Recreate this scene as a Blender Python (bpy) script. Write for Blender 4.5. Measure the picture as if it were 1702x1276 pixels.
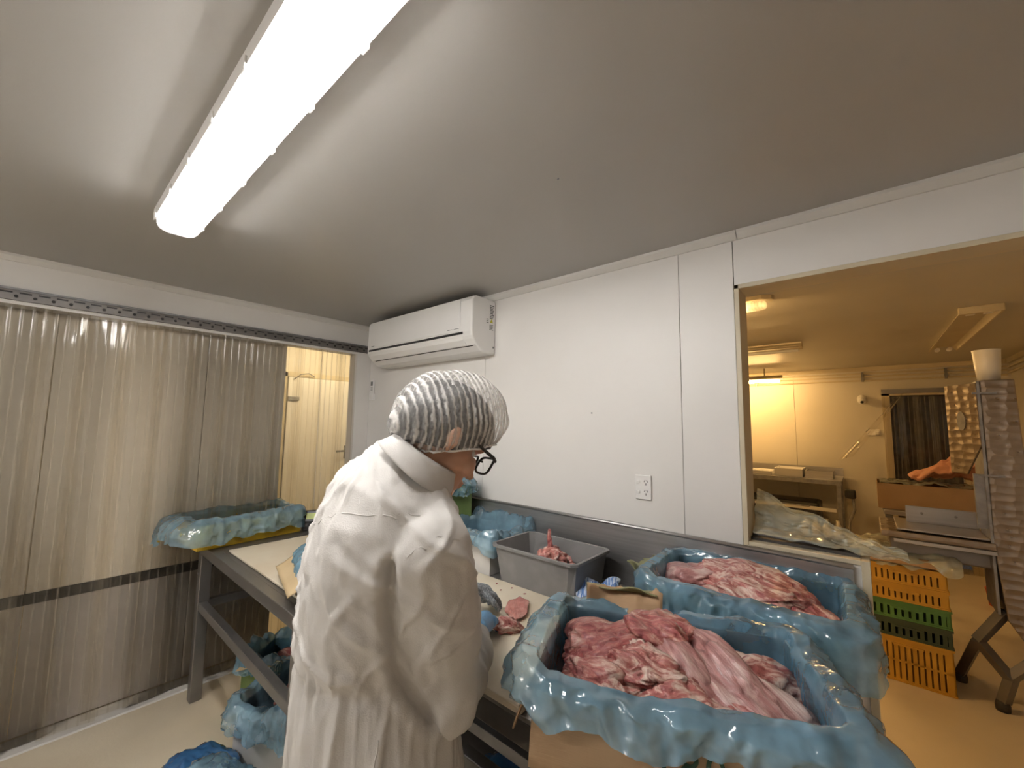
import bpy, bmesh, math, random
from mathutils import Vector, Matrix, noise, Euler
random.seed(7)
SC = bpy.context.scene
for o in list(bpy.data.objects):
    bpy.data.objects.remove(o, do_unlink=True)
COL = SC.collection
V = Vector
pi = math.pi

# ------------------------------------------------------------------ camera
cam_d = bpy.data.cameras.new('camera')
cam = bpy.data.objects.new('camera', cam_d)
COL.objects.link(cam)
cam_d.sensor_width = 36.0
cam_d.lens = 36.0 * 680.0 / 1702.0
cam_d.clip_start = 0.02
cam.matrix_world = Matrix(((0.758, 0.052, 0.650, 0.0),
                           (0.652, -0.083, -0.754, 0.0),
                           (0.015, 0.995, -0.097, 1.6),
                           (0, 0, 0, 1)))
_l, _r, _s = cam.matrix_world.decompose()
cam.matrix_world = Matrix.LocRotScale(_l, _r, (1, 1, 1))
SC.camera = cam

# ------------------------------------------------------------------ world, exposure
wd = bpy.data.worlds.new('world')
SC.world = wd
wd.use_nodes = True
wd.node_tree.nodes['Background'].inputs[0].default_value = (0.9, 0.92, 1.0, 1)
wd.node_tree.nodes['Background'].inputs[1].default_value = 0.02
SC.view_settings.view_transform = 'Standard'
SC.view_settings.look = 'None'
SC.view_settings.gamma = 1.0
SC.view_settings.use_curve_mapping = False
SC.view_settings.exposure = 0.52
SC.cycles.max_bounces = 8
SC.cycles.diffuse_bounces = 4
SC.cycles.glossy_bounces = 3
SC.cycles.caustics_reflective = False
SC.cycles.caustics_refractive = False
SC.cycles.adaptive_threshold = 0.05
TUBE = 61.0          # emission of the tubes in this room
WARM = (1.0, 0.60, 0.22)
WARM_A = 330.0        # bulkhead lamp in the next room
WARM_B = 115.0        # tube at the far end of the next room
CORR = 62.0          # tube in the passage behind the strips

# ------------------------------------------------------------------ materials
def nodes_of(name):
    m = bpy.data.materials.new(name)
    m.use_nodes = True
    nt = m.node_tree
    return m, nt, nt.nodes['Principled BSDF'], nt.nodes['Material Output']

def setc(s, v):
    s.default_value = (v[0], v[1], v[2], 1) if len(v) == 3 else v

def pmat(name, col, rough=0.5, metal=0.0, col2=None, vscale=3.0, vdet=4, lo=0.35, hi=0.7, stretch=(1, 1, 1),
         bump=0.0, bscale=30.0, bstretch=(1, 1, 1), coat=0.0, spec=0.5, rvar=0.0, sss=0.0, bdist=0.01):
    m, nt, b, out = nodes_of(name)
    N, L = nt.nodes, nt.links
    setc(b.inputs['Base Color'], col)
    b.inputs['Roughness'].default_value = rough
    b.inputs['Metallic'].default_value = metal
    b.inputs['Specular IOR Level'].default_value = spec
    b.inputs['Coat Weight'].default_value = coat
    b.inputs['Coat Roughness'].default_value = 0.12
    if sss:
        b.inputs['Subsurface Weight'].default_value = sss
        b.inputs['Subsurface Radius'].default_value = (0.01, 0.004, 0.002)
    tc = N.new('ShaderNodeTexCoord')
    if col2 is not None or rvar:
        mp = N.new('ShaderNodeMapping'); mp.inputs['Scale'].default_value = stretch
        L.new(tc.outputs['Object'], mp.inputs['Vector'])
        nz = N.new('ShaderNodeTexNoise'); nz.inputs['Scale'].default_value = vscale; nz.inputs['Detail'].default_value = vdet
        L.new(mp.outputs[0], nz.inputs['Vector'])
        if col2 is not None:
            rp = N.new('ShaderNodeValToRGB')
            rp.color_ramp.elements[0].position = lo; rp.color_ramp.elements[1].position = hi
            setc(rp.color_ramp.elements[0], ()) if False else None
            rp.color_ramp.elements[0].color = (*col, 1); rp.color_ramp.elements[1].color = (*col2, 1)
            L.new(nz.outputs['Fac'], rp.inputs['Fac']); L.new(rp.outputs['Color'], b.inputs['Base Color'])
        if rvar:
            mr = N.new('ShaderNodeMapRange')
            mr.inputs['To Min'].default_value = max(0.03, rough - rvar); mr.inputs['To Max'].default_value = rough + rvar
            L.new(nz.outputs['Fac'], mr.inputs['Value']); L.new(mr.outputs[0], b.inputs['Roughness'])
    if bump:
        mp2 = N.new('ShaderNodeMapping'); mp2.inputs['Scale'].default_value = bstretch
        L.new(tc.outputs['Object'], mp2.inputs['Vector'])
        n2 = N.new('ShaderNodeTexNoise'); n2.inputs['Scale'].default_value = bscale; n2.inputs['Detail'].default_value = 4
        L.new(mp2.outputs[0], n2.inputs['Vector'])
        bp = N.new('ShaderNodeBump'); bp.inputs['Strength'].default_value = bump; bp.inputs['Distance'].default_value = bdist
        L.new(n2.outputs['Fac'], bp.inputs['Height']); L.new(bp.outputs[0], b.inputs['Normal'])
    return m

def emat(name, col, strength):
    m, nt, b, out = nodes_of(name)
    setc(b.inputs['Base Color'], (0.8, 0.8, 0.8))
    setc(b.inputs['Emission Color'], col)
    b.inputs['Emission Strength'].default_value = strength
    return m

def film(name, col, tint, opac_lo, opac_hi, rough=0.12, scale=9.0, bump=0.3, ior=1.75):
    """thin plastic film: part see-through, part glossy coloured surface"""
    m, nt, b, out = nodes_of(name)
    N, L = nt.nodes, nt.links
    setc(b.inputs['Base Color'], col)
    b.inputs['Roughness'].default_value = rough
    b.inputs['Coat Weight'].default_value = 0.6
    b.inputs['Coat Roughness'].default_value = 0.06
    tr = N.new('ShaderNodeBsdfTransparent'); setc(tr.inputs[0], tint)
    mx = N.new('ShaderNodeMixShader')
    tc = N.new('ShaderNodeTexCoord')
    nz = N.new('ShaderNodeTexNoise'); nz.inputs['Scale'].default_value = scale; nz.inputs['Detail'].default_value = 5
    L.new(tc.outputs['Object'], nz.inputs['Vector'])
    mr = N.new('ShaderNodeMapRange'); mr.inputs['From Min'].default_value = 0.3; mr.inputs['From Max'].default_value = 0.7
    mr.inputs['To Min'].default_value = opac_lo; mr.inputs['To Max'].default_value = opac_hi
    L.new(nz.outputs['Fac'], mr.inputs['Value'])
    # sharp crinkles: cell edges of a warped voronoi pattern
    n2 = N.new('ShaderNodeTexNoise'); n2.inputs['Scale'].default_value = scale * 1.5; n2.inputs['Detail'].default_value = 3
    L.new(tc.outputs['Object'], n2.inputs['Vector'])
    wm = N.new('ShaderNodeMix'); wm.data_type = 'VECTOR'; wm.inputs['Factor'].default_value = 0.12
    L.new(tc.outputs['Object'], wm.inputs['A']); L.new(n2.outputs['Color'], wm.inputs['B'])
    vo = N.new('ShaderNodeTexVoronoi'); vo.feature = 'F1'; vo.inputs['Scale'].default_value = scale * 3.2
    L.new(wm.outputs['Result'], vo.inputs['Vector'])
    bp = N.new('ShaderNodeBump'); bp.inputs['Strength'].default_value = bump; bp.inputs['Distance'].default_value = 0.012
    L.new(vo.outputs['Distance'], bp.inputs['Height']); L.new(bp.outputs[0], b.inputs['Normal'])
    tl = N.new('ShaderNodeBsdfTranslucent'); setc(tl.inputs[0], [min(1, c * 1.15) for c in col])
    md = N.new('ShaderNodeMixShader'); md.inputs[0].default_value = 0.28
    L.new(b.outputs[0], md.inputs[1]); L.new(tl.outputs[0], md.inputs[2])
    L.new(mr.outputs[0], mx.inputs['Fac']); L.new(tr.outputs[0], mx.inputs[1]); L.new(md.outputs[0], mx.inputs[2])
    b.inputs['Specular IOR Level'].default_value = 0.0
    b.inputs['Coat Weight'].default_value = 0.0
    b.inputs['Roughness'].default_value = 0.6
    gl = N.new('ShaderNodeBsdfGlossy'); gl.inputs['Roughness'].default_value = rough
    L.new(bp.outputs[0], gl.inputs['Normal'])
    fr_ = N.new('ShaderNodeFresnel'); fr_.inputs['IOR'].default_value = ior
    L.new(bp.outputs[0], fr_.inputs['Normal'])
    m3 = N.new('ShaderNodeMixShader')
    L.new(fr_.outputs[0], m3.inputs['Fac']); L.new(mx.outputs[0], m3.inputs[1]); L.new(gl.outputs[0], m3.inputs[2])
    L.new(m3.outputs[0], out.inputs['Surface'])
    return m

def meat_mat(name, dark, mid, pale, fat, scale=9.0, fatpos=0.62, stretch=(1, 2.2, 1.6), rough=0.38, palepos=0.53, dist=1.0):
    m, nt, b, out = nodes_of(name)
    N, L = nt.nodes, nt.links
    tc = N.new('ShaderNodeTexCoord')
    mp = N.new('ShaderNodeMapping'); mp.inputs['Scale'].default_value = stretch
    L.new(tc.outputs['Object'], mp.inputs['Vector'])
    n1 = N.new('ShaderNodeTexNoise'); n1.inputs['Scale'].default_value = scale; n1.inputs['Detail'].default_value = 7
    n1.inputs['Distortion'].default_value = dist; n1.inputs['Roughness'].default_value = 0.62
    L.new(mp.outputs[0], n1.inputs['Vector'])
    rp = N.new('ShaderNodeValToRGB')
    e = rp.color_ramp.elements
    e[0].position = 0.34; e[0].color = (*dark, 1)
    e[1].position = 0.46; e[1].color = (*mid, 1)
    a = e.new(palepos); a.color = (*pale, 1)
    a = e.new(fatpos); a.color = (*fat, 1)
    L.new(n1.outputs['Fac'], rp.inputs['Fac'])
    # fine fibres
    mp2 = N.new('ShaderNodeMapping'); mp2.inputs['Scale'].default_value = (14, 90, 60)
    L.new(tc.outputs['Object'], mp2.inputs['Vector'])
    n2 = N.new('ShaderNodeTexNoise'); n2.inputs['Scale'].default_value = 1.6; n2.inputs['Detail'].default_value = 4
    n2.inputs['Distortion'].default_value = 0.8
    L.new(mp2.outputs[0], n2.inputs['Vector'])
    mix = N.new('ShaderNodeMix'); mix.data_type = 'RGBA'; mix.blend_type = 'OVERLAY'; mix.inputs['Factor'].default_value = 0.45
    L.new(rp.outputs['Color'], mix.inputs['A']); L.new(n2.outputs['Fac'], mix.inputs['B'])
    L.new(mix.outputs['Result'], b.inputs['Base Color'])
    b.inputs['Roughness'].default_value = rough
    b.inputs['Coat Weight'].default_value = 0.35; b.inputs['Coat Roughness'].default_value = 0.2
    b.inputs['Subsurface Weight'].default_value = 0.0
    add = N.new('ShaderNodeMath'); add.operation = 'ADD'
    L.new(n1.outputs['Fac'], add.inputs[0]); 
    ml = N.new('ShaderNodeMath'); ml.operation = 'MULTIPLY'; ml.inputs[1].default_value = 0.35
    L.new(n2.outputs['Fac'], ml.inputs[0]); L.new(ml.outputs[0], add.inputs[1])
    bp = N.new('ShaderNodeBump'); bp.inputs['Strength'].default_value = 0.55; bp.inputs['Distance'].default_value = 0.012
    L.new(add.outputs[0], bp.inputs['Height']); L.new(bp.outputs[0], b.inputs['Normal'])
    return m

M = {}
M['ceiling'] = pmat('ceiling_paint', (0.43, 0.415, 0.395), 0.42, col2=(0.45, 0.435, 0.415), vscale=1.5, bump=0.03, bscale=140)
M['panel'] = pmat('wall_panel_white', (0.79, 0.765, 0.735), 0.38, col2=(0.82, 0.795, 0.765), vscale=2.0, bump=0.02, bscale=60)
M['trim'] = pmat('trim_white', (0.72, 0.70, 0.67), 0.4, col2=(0.68, 0.66, 0.63), vscale=4)
M['cream'] = pmat('frame_cream', (0.66, 0.58, 0.42), 0.45, col2=(0.60, 0.52, 0.37), vscale=5)
M['seam'] = pmat('seam_grey', (0.36, 0.34, 0.32), 0.8, col2=(0.3, 0.28, 0.26))
M['floor'] = pmat('floor_cream', (0.76, 0.66, 0.50), 0.5, col2=(0.68, 0.58, 0.43), vscale=2.2, bump=0.08, bscale=90, rvar=0.1)
M['warm_panel'] = pmat('warm_panel', (0.70, 0.66, 0.58), 0.45, col2=(0.66, 0.62, 0.54), vscale=2)
M['warm_ceiling'] = pmat('warm_ceiling', (0.56, 0.53, 0.47), 0.5, col2=(0.53, 0.50, 0.44), vscale=2)
M['slide'] = pmat('sliding_panel', (0.86, 0.79, 0.68), 0.42, col2=(0.81, 0.74, 0.63), vscale=1.6, stretch=(1, 4, .3))
M['kick'] = pmat('kick_plate', (0.50, 0.465, 0.445), 0.40, 0.1, col2=(0.54, 0.505, 0.485), vscale=2.5, bump=0.05, bscale=20)
M['black_rubber'] = pmat('black_rubber', (0.025, 0.022, 0.02), 0.6, col2=(0.07, 0.06, 0.05), vscale=14)
M['steel'] = pmat('steel_brushed', (0.42, 0.41, 0.41), 0.36, 0.85, col2=(0.50, 0.49, 0.49), vscale=6, stretch=(.4, 12, 12), rvar=0.08)
M['dark_steel'] = pmat('steel_dark', (0.20, 0.19, 0.185), 0.42, 0.75, col2=(0.26, 0.245, 0.235), vscale=5, rvar=0.1)
M['galv'] = pmat('galvanised', (0.33, 0.33, 0.34), 0.45, 0.7, col2=(0.22, 0.22, 0.23), vscale=20)
M['board'] = pmat('cutting_board', (0.78, 0.70, 0.56), 0.55, col2=(0.70, 0.58, 0.42), vscale=3.5, lo=0.42, hi=0.75, bump=0.15, bscale=120, bstretch=(1, 6, 1))
M['white_plastic'] = pmat('white_plastic', (0.86, 0.845, 0.825), 0.32, col2=(0.83, 0.815, 0.795), vscale=3)
M['grey_plastic'] = pmat('tub_grey', (0.185, 0.18, 0.18), 0.45, col2=(0.25, 0.245, 0.24), vscale=7, lo=0.5, hi=0.75, bump=0.08, bscale=35)
M['black_plastic'] = pmat('black_plastic', (0.018, 0.018, 0.018), 0.35, col2=(0.03, 0.03, 0.03))
M['ink'] = pmat('ink_grey', (0.13, 0.13, 0.13), 0.6, col2=(0.2, 0.2, 0.2), vscale=40)
M['yellow_ink'] = pmat('ink_yellow', (0.65, 0.6, 0.05), 0.6, col2=(0.6, 0.55, 0.05))
M['card'] = pmat('cardboard', (0.36, 0.235, 0.13), 0.75, col2=(0.40, 0.265, 0.15), vscale=8, bump=0.12, bscale=60, bstretch=(.2, .2, 6))
M['card_light'] = pmat('cardboard_pale', (0.55, 0.42, 0.25), 0.75, col2=(0.50, 0.37, 0.21), vscale=8, bump=0.1, bscale=50)
M['card_green'] = pmat('cardboard_green', (0.14, 0.22, 0.06), 0.65, col2=(0.20, 0.27, 0.09), vscale=6, bump=0.1, bscale=40)
M['card_olive'] = pmat('cardboard_olive', (0.21, 0.22, 0.10), 0.7, col2=(0.28, 0.26, 0.14), vscale=9, bump=0.25, bscale=25)
M['card_white'] = pmat('cardboard_white', (0.72, 0.69, 0.65), 0.55, col2=(0.68, 0.65, 0.61), vscale=4)
M['yellow_plastic'] = pmat('tray_yellow', (0.80, 0.53, 0.04), 0.4, col2=(0.72, 0.46, 0.03), vscale=5)
M['crate_yellow'] = pmat('crate_yellow', (0.62, 0.34, 0.035), 0.5, col2=(0.50, 0.27, 0.03), vscale=8, lo=.4, hi=.75)
M['crate_green'] = pmat('crate_green', (0.10, 0.25, 0.07), 0.5, col2=(0.07, 0.19, 0.05), vscale=8)
M['crate_dark'] = pmat('crate_dark', (0.055, 0.085, 0.045), 0.5, col2=(0.04, 0.06, 0.035), vscale=8)
M['film_blue'] = film('film_blue', (0.36, 0.68, 0.94), (0.72, 0.89, 0.98), 0.28, 0.62, rough=0.06, bump=0.16)
M['film_blue2'] = film('film_blue_pale', (0.42, 0.72, 0.94), (0.80, 0.92, 0.98), 0.26, 0.56, rough=0.06, bump=0.16)
M['film_deep'] = film('film_blue_deep', (0.06, 0.22, 0.50), (0.3, 0.5, 0.8), 0.75, 0.95, rough=.14, bump=.15)
M['film_clear'] = film('film_clear', (0.74, 0.78, 0.66), (0.94, 0.96, 0.91), 0.34, 0.70, rough=0.08, bump=0.25)
M['strip'] = film('strip_pvc', (0.62, 0.56, 0.46), (0.96, 0.94, 0.90), 0.03, 0.09, rough=0.07, scale=2.0, bump=0.03, ior=1.5)
M['strip_rib'] = film('strip_pvc_rib', (0.78, 0.70, 0.58), (0.93, 0.90, 0.84), 0.10, 0.24, rough=0.12, scale=2.0, bump=0.02, ior=1.5)
M['coat'] = pmat('coat_cotton', (0.64, 0.62, 0.60), 0.8, col2=(0.60, 0.58, 0.56), vscale=4, bump=0.15, bscale=350, spec=0.2)
M['skin'] = pmat('skin', (0.60, 0.35, 0.235), 0.5, col2=(0.64, 0.36, 0.25), vscale=14, bump=0.06, bscale=120, sss=0.05)
M['hair'] = pmat('hair_black', (0.014, 0.013, 0.014), 0.45, col2=(0.03, 0.028, 0.028), vscale=40, stretch=(6, 1, 1), bump=0.5, bscale=80, bstretch=(4, .6, .6))
M['glove_blue'] = pmat('glove_blue', (0.10, 0.26, 0.47), 0.4, col2=(0.13, 0.31, 0.53), vscale=12, bump=0.15, bscale=60)
M['glove_mesh'] = pmat('glove_mesh', (0.16, 0.18, 0.20), 0.6, col2=(0.32, 0.34, 0.36), vscale=160, vdet=1, lo=0.45, hi=0.6, bump=0.6, bscale=220, bdist=0.003)
M['trousers'] = pmat('trousers_dark', (0.03, 0.035, 0.05), 0.8, col2=(0.04, 0.045, 0.06))
M['boot'] = pmat('boot_white', (0.7, 0.7, 0.68), 0.4, col2=(0.62, 0.62, 0.6))
M['cloth_blue'] = pmat('wipe_blue', (0.10, 0.20, 0.46), 0.8, col2=(0.55, 0.62, 0.72), vscale=60, vdet=1, lo=0.45, hi=0.55, stretch=(3, .25, .25))
M['pink'] = pmat('pink_cloth', (0.75, 0.36, 0.22), 0.7, col2=(0.68, 0.31, 0.19), vscale=6, bump=0.3, bscale=25)
M['lcd'] = pmat('scale_display', (0.42, 0.50, 0.05), 0.3, col2=(0.38, 0.46, 0.05))
M['red'] = pmat('red_plastic', (0.70, 0.12, 0.05), 0.5, col2=(0.62, 0.1, 0.05))
M['meat'] = meat_mat('meat_red', (0.22, 0.04, 0.045), (0.40, 0.11, 0.105), (0.54, 0.25, 0.21), (0.76, 0.56, 0.48), scale=14, fatpos=0.66, palepos=0.57, dist=1.3)
M['meat_fat'] = meat_mat('meat_marbled', (0.27, 0.055, 0.055), (0.46, 0.16, 0.14), (0.66, 0.40, 0.34), (0.82, 0.64, 0.56), fatpos=0.60, scale=17, palepos=0.535, dist=1.2)
M['meat_skin'] = meat_mat('meat_silverskin', (0.32, 0.13, 0.125), (0.44, 0.21, 0.20), (0.58, 0.36, 0.33), (0.74, 0.58, 0.54), scale=8, fatpos=0.66, stretch=(.6, 3, 2), rough=0.3)
M['meat_pink'] = meat_mat('meat_pink', (0.40, 0.12, 0.10), (0.52, 0.20, 0.17), (0.60, 0.28, 0.24), (0.72, 0.48, 0.42), scale=6, fatpos=0.75)
M['tube_lit'] = emat('tube_lit', (1.0, 0.975, 0.94), TUBE)
M['warm_lit'] = emat('warm_lit', WARM, WARM_A)
M['warm_lit2'] = emat('warm_tube_lit', WARM, WARM_B)
M['corr_lit'] = emat('passage_tube_lit', (1.0, 0.80, 0.48), CORR)

# diffuser of the lamp: clear ribbed acrylic
def diffuser_mat():
    m, nt, b, out = nodes_of('diffuser_acrylic')
    N, L = nt.nodes, nt.links
    setc(b.inputs['Base Color'], (0.92, 0.92, 0.92)); b.inputs['Roughness'].default_value = 0.25
    tl = N.new('ShaderNodeBsdfTranslucent'); setc(tl.inputs[0], (0.95, 0.95, 0.95))
    tr = N.new('ShaderNodeBsdfTransparent')
    m1 = N.new('ShaderNodeMixShader'); m1.inputs[0].default_value = 0.5
    L.new(b.outputs[0], m1.inputs[1]); L.new(tl.outputs[0], m1.inputs[2])
    m2 = N.new('ShaderNodeMixShader')
    tc = N.new('ShaderNodeTexCoord')
    w = N.new('ShaderNodeTexWave'); w.wave_type = 'BANDS'; w.bands_direction = 'X'; w.inputs['Scale'].default_value = 18
    L.new(tc.outputs['Object'], w.inputs['Vector'])
    mr = N.new('ShaderNodeMapRange'); mr.inputs['To Min'].default_value = 0.30; mr.inputs['To Max'].default_value = 0.42
    L.new(w.outputs['Fac'], mr.inputs['Value']); L.new(mr.outputs[0], m2.inputs[0])
    L.new(tr.outputs[0], m2.inputs[1]); L.new(m1.outputs[0], m2.inputs[2]); L.new(m2.outputs[0], out.inputs['Surface'])
    return m
M['diffuser'] = diffuser_mat()

def net_mat():
    m, nt, b, out = nodes_of('hairnet_nonwoven')
    N, L = nt.nodes, nt.links
    setc(b.inputs['Base Color'], (0.82, 0.80, 0.78)); b.inputs['Roughness'].default_value = 0.6
    tc = N.new('ShaderNodeTexCoord')
    w = N.new('ShaderNodeTexWave'); w.wave_type = 'BANDS'; w.bands_direction = 'Y'
    w.inputs['Scale'].default_value = 22.0; w.inputs['Distortion'].default_value = 2.2; w.inputs['Detail'].default_value = 3; w.inputs['Detail Scale'].default_value = 3
    L.new(tc.outputs['Object'], w.inputs['Vector'])
    nz = N.new('ShaderNodeTexNoise'); nz.inputs['Scale'].default_value = 160; nz.inputs['Detail'].default_value = 3
    L.new(tc.outputs['Object'], nz.inputs['Vector'])
    ad = N.new('ShaderNodeMath'); ad.operation = 'MULTIPLY_ADD'; ad.inputs[1].default_value = 0.7
    L.new(nz.outputs['Fac'], ad.inputs[0]); 
    sq = N.new('ShaderNodeMath'); sq.operation = 'POWER'; sq.inputs[1].default_value = 2.0
    L.new(w.outputs['Fac'], sq.inputs[0]); L.new(sq.outputs[0], ad.inputs[2])
    mr = N.new('ShaderNodeMapRange'); mr.inputs['From Min'].default_value = 0.25; mr.inputs['From Max'].default_value = 1.3
    mr.inputs['To Min'].default_value = 0.10; mr.inputs['To Max'].default_value = 0.80
    L.new(ad.outputs[0], mr.inputs['Value'])
    tr = N.new('ShaderNodeBsdfTransparent')
    mx = N.new('ShaderNodeMixShader'); L.new(mr.outputs[0], mx.inputs[0]); L.new(tr.outputs[0], mx.inputs[1]); L.new(b.outputs[0], mx.inputs[2])
    L.new(mx.outputs[0], out.inputs['Surface'])
    return m
M['net'] = net_mat()

def swirl_mat():
    """stainless sheet with machine-turned polishing marks"""
    m, nt, b, out = nodes_of('steel_turned')
    N, L = nt.nodes, nt.links
    b.inputs['Metallic'].default_value = 0.9; b.inputs['Roughness'].default_value = 0.38
    setc(b.inputs['Base Color'], (0.31, 0.26, 0.215))
    tc = N.new('ShaderNodeTexCoord')
    vo = N.new('ShaderNodeTexVoronoi'); vo.inputs['Scale'].default_value = 16; vo.inputs['Randomness'].default_value = 0.35
    mp = N.new('ShaderNodeMapping'); mp.inputs['Scale'].default_value = (0.8, 0.8, 1.4)
    L.new(tc.outputs['Object'], mp.inputs['Vector']); L.new(mp.outputs[0], vo.inputs['Vector'])
    mr = N.new('ShaderNodeMapRange'); mr.inputs['From Max'].default_value = 0.6; mr.inputs['To Min'].default_value = 0.22; mr.inputs['To Max'].default_value = 0.5
    L.new(vo.outputs['Distance'], mr.inputs['Value']); L.new(mr.outputs[0], b.inputs['Roughness'])
    bp = N.new('ShaderNodeBump'); bp.inputs['Strength'].default_value = 0.55; bp.inputs['Distance'].default_value = 0.02
    L.new(vo.outputs['Distance'], bp.inputs['Height']); L.new(bp.outputs[0], b.inputs['Normal'])
    return m
M['turned'] = swirl_mat()

# ------------------------------------------------------------------ mesh helpers
class MB:
    def __init__(s): s.v = []; s.f = []
    def add(s, vs, fs):
        k = len(s.v); s.v += [tuple(p) for p in vs]; s.f += [tuple(i + k for i in f) for f in fs]; return s
    def box(s, a, b, mat=None):
        x0, y0, z0 = a; x1, y1, z1 = b
        P = [(x0, y0, z0), (x1, y0, z0), (x1, y1, z0), (x0, y1, z0), (x0, y0, z1), (x1, y0, z1), (x1, y1, z1), (x0, y1, z1)]
        if mat is not None: P = [tuple(mat @ V(p)) for p in P]
        return s.add(P, [(0, 3, 2, 1), (4, 5, 6, 7), (0, 1, 5, 4), (1, 2, 6, 5), (2, 3, 7, 6), (3, 0, 4, 7)])
    def tube(s, path, r, n=8, closed=False, caps=True):
        P = [V(p) for p in path]; m = len(P)
        rr = r if isinstance(r, (list, tuple)) else [r] * m
        rings = []; up = None
        for i in range(m):
            a = P[(i - 1) % m] if (closed or i > 0) else P[i]; b = P[(i + 1) % m] if (closed or i < m - 1) else P[i]
            t = (b - a).normalized()
            if up is None: up = V((0, 0, 1)) if abs(t.z) < 0.9 else V((1, 0, 0))
            sx = t.cross(up).normalized(); up2 = sx.cross(t).normalized(); up = up2
            rings.append([P[i] + (sx * math.cos(2 * pi * k / n) + up2 * math.sin(2 * pi * k / n)) * rr[i] for k in range(n)])
        vs = [p for r_ in rings for p in r_]; fs = []
        for i in range(m if closed else m - 1):
            j = (i + 1) % m
            for k in range(n):
                l = (k + 1) % n; fs.append((i * n + k, i * n + l, j * n + l, j * n + k))
        if caps and not closed:
            fs.append(tuple(reversed(range(n)))); fs.append(tuple((m - 1) * n + k for k in range(n)))
        return s.add(vs, fs)
    def prism(s, poly, axis, a, b):
        """extrude a 2-d polygon along an axis: axis 'x' uses (y,z), 'y' uses (x,z), 'z' uses (x,y)"""
        def pt(p, t): return {'x': (t, p[0], p[1]), 'y': (p[0], t, p[1]), 'z': (p[0], p[1], t)}[axis]
        n = len(poly); vs = [pt(p, a) for p in poly] + [pt(p, b) for p in poly]
        fs = [(i, (i + 1) % n, n + (i + 1) % n, n + i) for i in range(n)] + [tuple(reversed(range(n))), tuple(range(n, 2 * n))]
        return s.add(vs, fs)
    def lathe(s, prof, c=(0, 0, 0), n=20):
        vs = []; fs = []
        for (r, z) in prof:
            for k in range(n): vs.append((c[0] + r * math.cos(2 * pi * k / n), c[1] + r * math.sin(2 * pi * k / n), c[2] + z))
        m = len(prof)
        for i in range(m - 1):
            for k in range(n):
                l = (k + 1) % n; fs.append((i * n + k, i * n + l, (i + 1) * n + l, (i + 1) * n + k))
        fs.append(tuple(reversed(range(n)))); fs.append(tuple((m - 1) * n + k for k in range(n)))
        return s.add(vs, fs)
    def grid(s, fn, nu, nv, closed_u=False):
        vs = [fn(i / (nu if closed_u else nu - 1), j / (nv - 1)) for j in range(nv) for i in range(nu)]
        fs = []
        for j in range(nv - 1):
            for i in range(nu if closed_u else nu - 1):
                k = (i + 1) % nu; fs.append((j * nu + i, j * nu + k, (j + 1) * nu + k, (j + 1) * nu + i))
        return s.add(vs, fs)
    def mesh(s, name):
        me = bpy.data.meshes.new(name); me.from_pydata(s.v, [], s.f)
        bm = bmesh.new(); bm.from_mesh(me); bmesh.ops.recalc_face_normals(bm, faces=bm.faces); bm.to_mesh(me); bm.free()
        return me
    def build(s, name, mat, parent=None, smooth=False, bevel=0.0, seg=2, solid=0.0):
        me = s.mesh(name); me.materials.append(M[mat] if isinstance(mat, str) else mat)
        return link(name, me, parent, smooth, bevel, seg, solid)

def link(name, me, parent=None, smooth=False, bevel=0.0, seg=2, solid=0.0):
    o = bpy.data.objects.new(name, me); COL.objects.link(o)
    if parent is not None: o.parent = parent
    if smooth:
        for p in me.polygons: p.use_smooth = True
    if solid:
        sm = o.modifiers.new('thick', 'SOLIDIFY'); sm.thickness = solid; sm.offset = 0
    if bevel:
        bv = o.modifiers.new('bevel', 'BEVEL'); bv.width = bevel; bv.segments = seg; bv.limit_method = 'ANGLE'; bv.angle_limit = 0.7
    return o

def tag(o, label, cat, group=None, kind=None):
    o['label'] = label
    if cat: o['category'] = cat
    if group: o['group'] = group
    if kind: o['kind'] = kind
    return o

def thing(name, label, cat, loc=(0, 0, 0), rz=0.0, group=None):
    o = bpy.data.objects.new(name, None); COL.objects.link(o)
    o.empty_display_size = 0.05; o.location = loc; o.rotation_euler = (0, 0, rz)
    return tag(o, label, cat, group)

def struct(name, mb, mat, parent=None, bevel=0.0):
    o = mb.build(name, mat, parent, bevel=bevel)
    if parent is None: o['kind'] = 'structure'
    return o

def sempty(name, loc=(0, 0, 0)):
    o = bpy.data.objects.new(name, None); COL.objects.link(o); o.location = loc; o['kind'] = 'structure'
    o.empty_display_size = 0.05
    return o

def B(a, b): return MB().box(a, b)
def nz(p, s=1.0, o=0.0): return noise.noise(V((p[0] * s + o, p[1] * s + o * 1.7, p[2] * s - o)))

def remeshed(name, mb_list, voxel, mat, parent, smooth_it=4, fn=None):
    me = bpy.data.meshes.new('tmp')
    mb = MB()
    for m in mb_list: mb.add(m.v, m.f)
    me = mb.mesh('tmp')
    o = bpy.data.objects.new('tmp', me); COL.objects.link(o)
    r = o.modifiers.new('r', 'REMESH'); r.mode = 'VOXEL'; r.voxel_size = voxel
    if smooth_it:
        sm = o.modifiers.new('s', 'SMOOTH'); sm.factor = 0.5; sm.iterations = smooth_it
    bpy.context.view_layer.update()
    dg = bpy.context.evaluated_depsgraph_get()
    nm = bpy.data.meshes.new_from_object(o.evaluated_get(dg))
    bpy.data.objects.remove(o, do_unlink=True); bpy.data.meshes.remove(me)
    if fn:
        nm.update()
        ns = [v.normal.copy() for v in nm.vertices]
        for v, n in zip(nm.vertices, ns): v.co = v.co + fn(v.co.copy(), n)
    nm.name = name; nm.materials.clear(); nm.materials.append(M[mat])
    return link(name, nm, parent, smooth=True)

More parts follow.
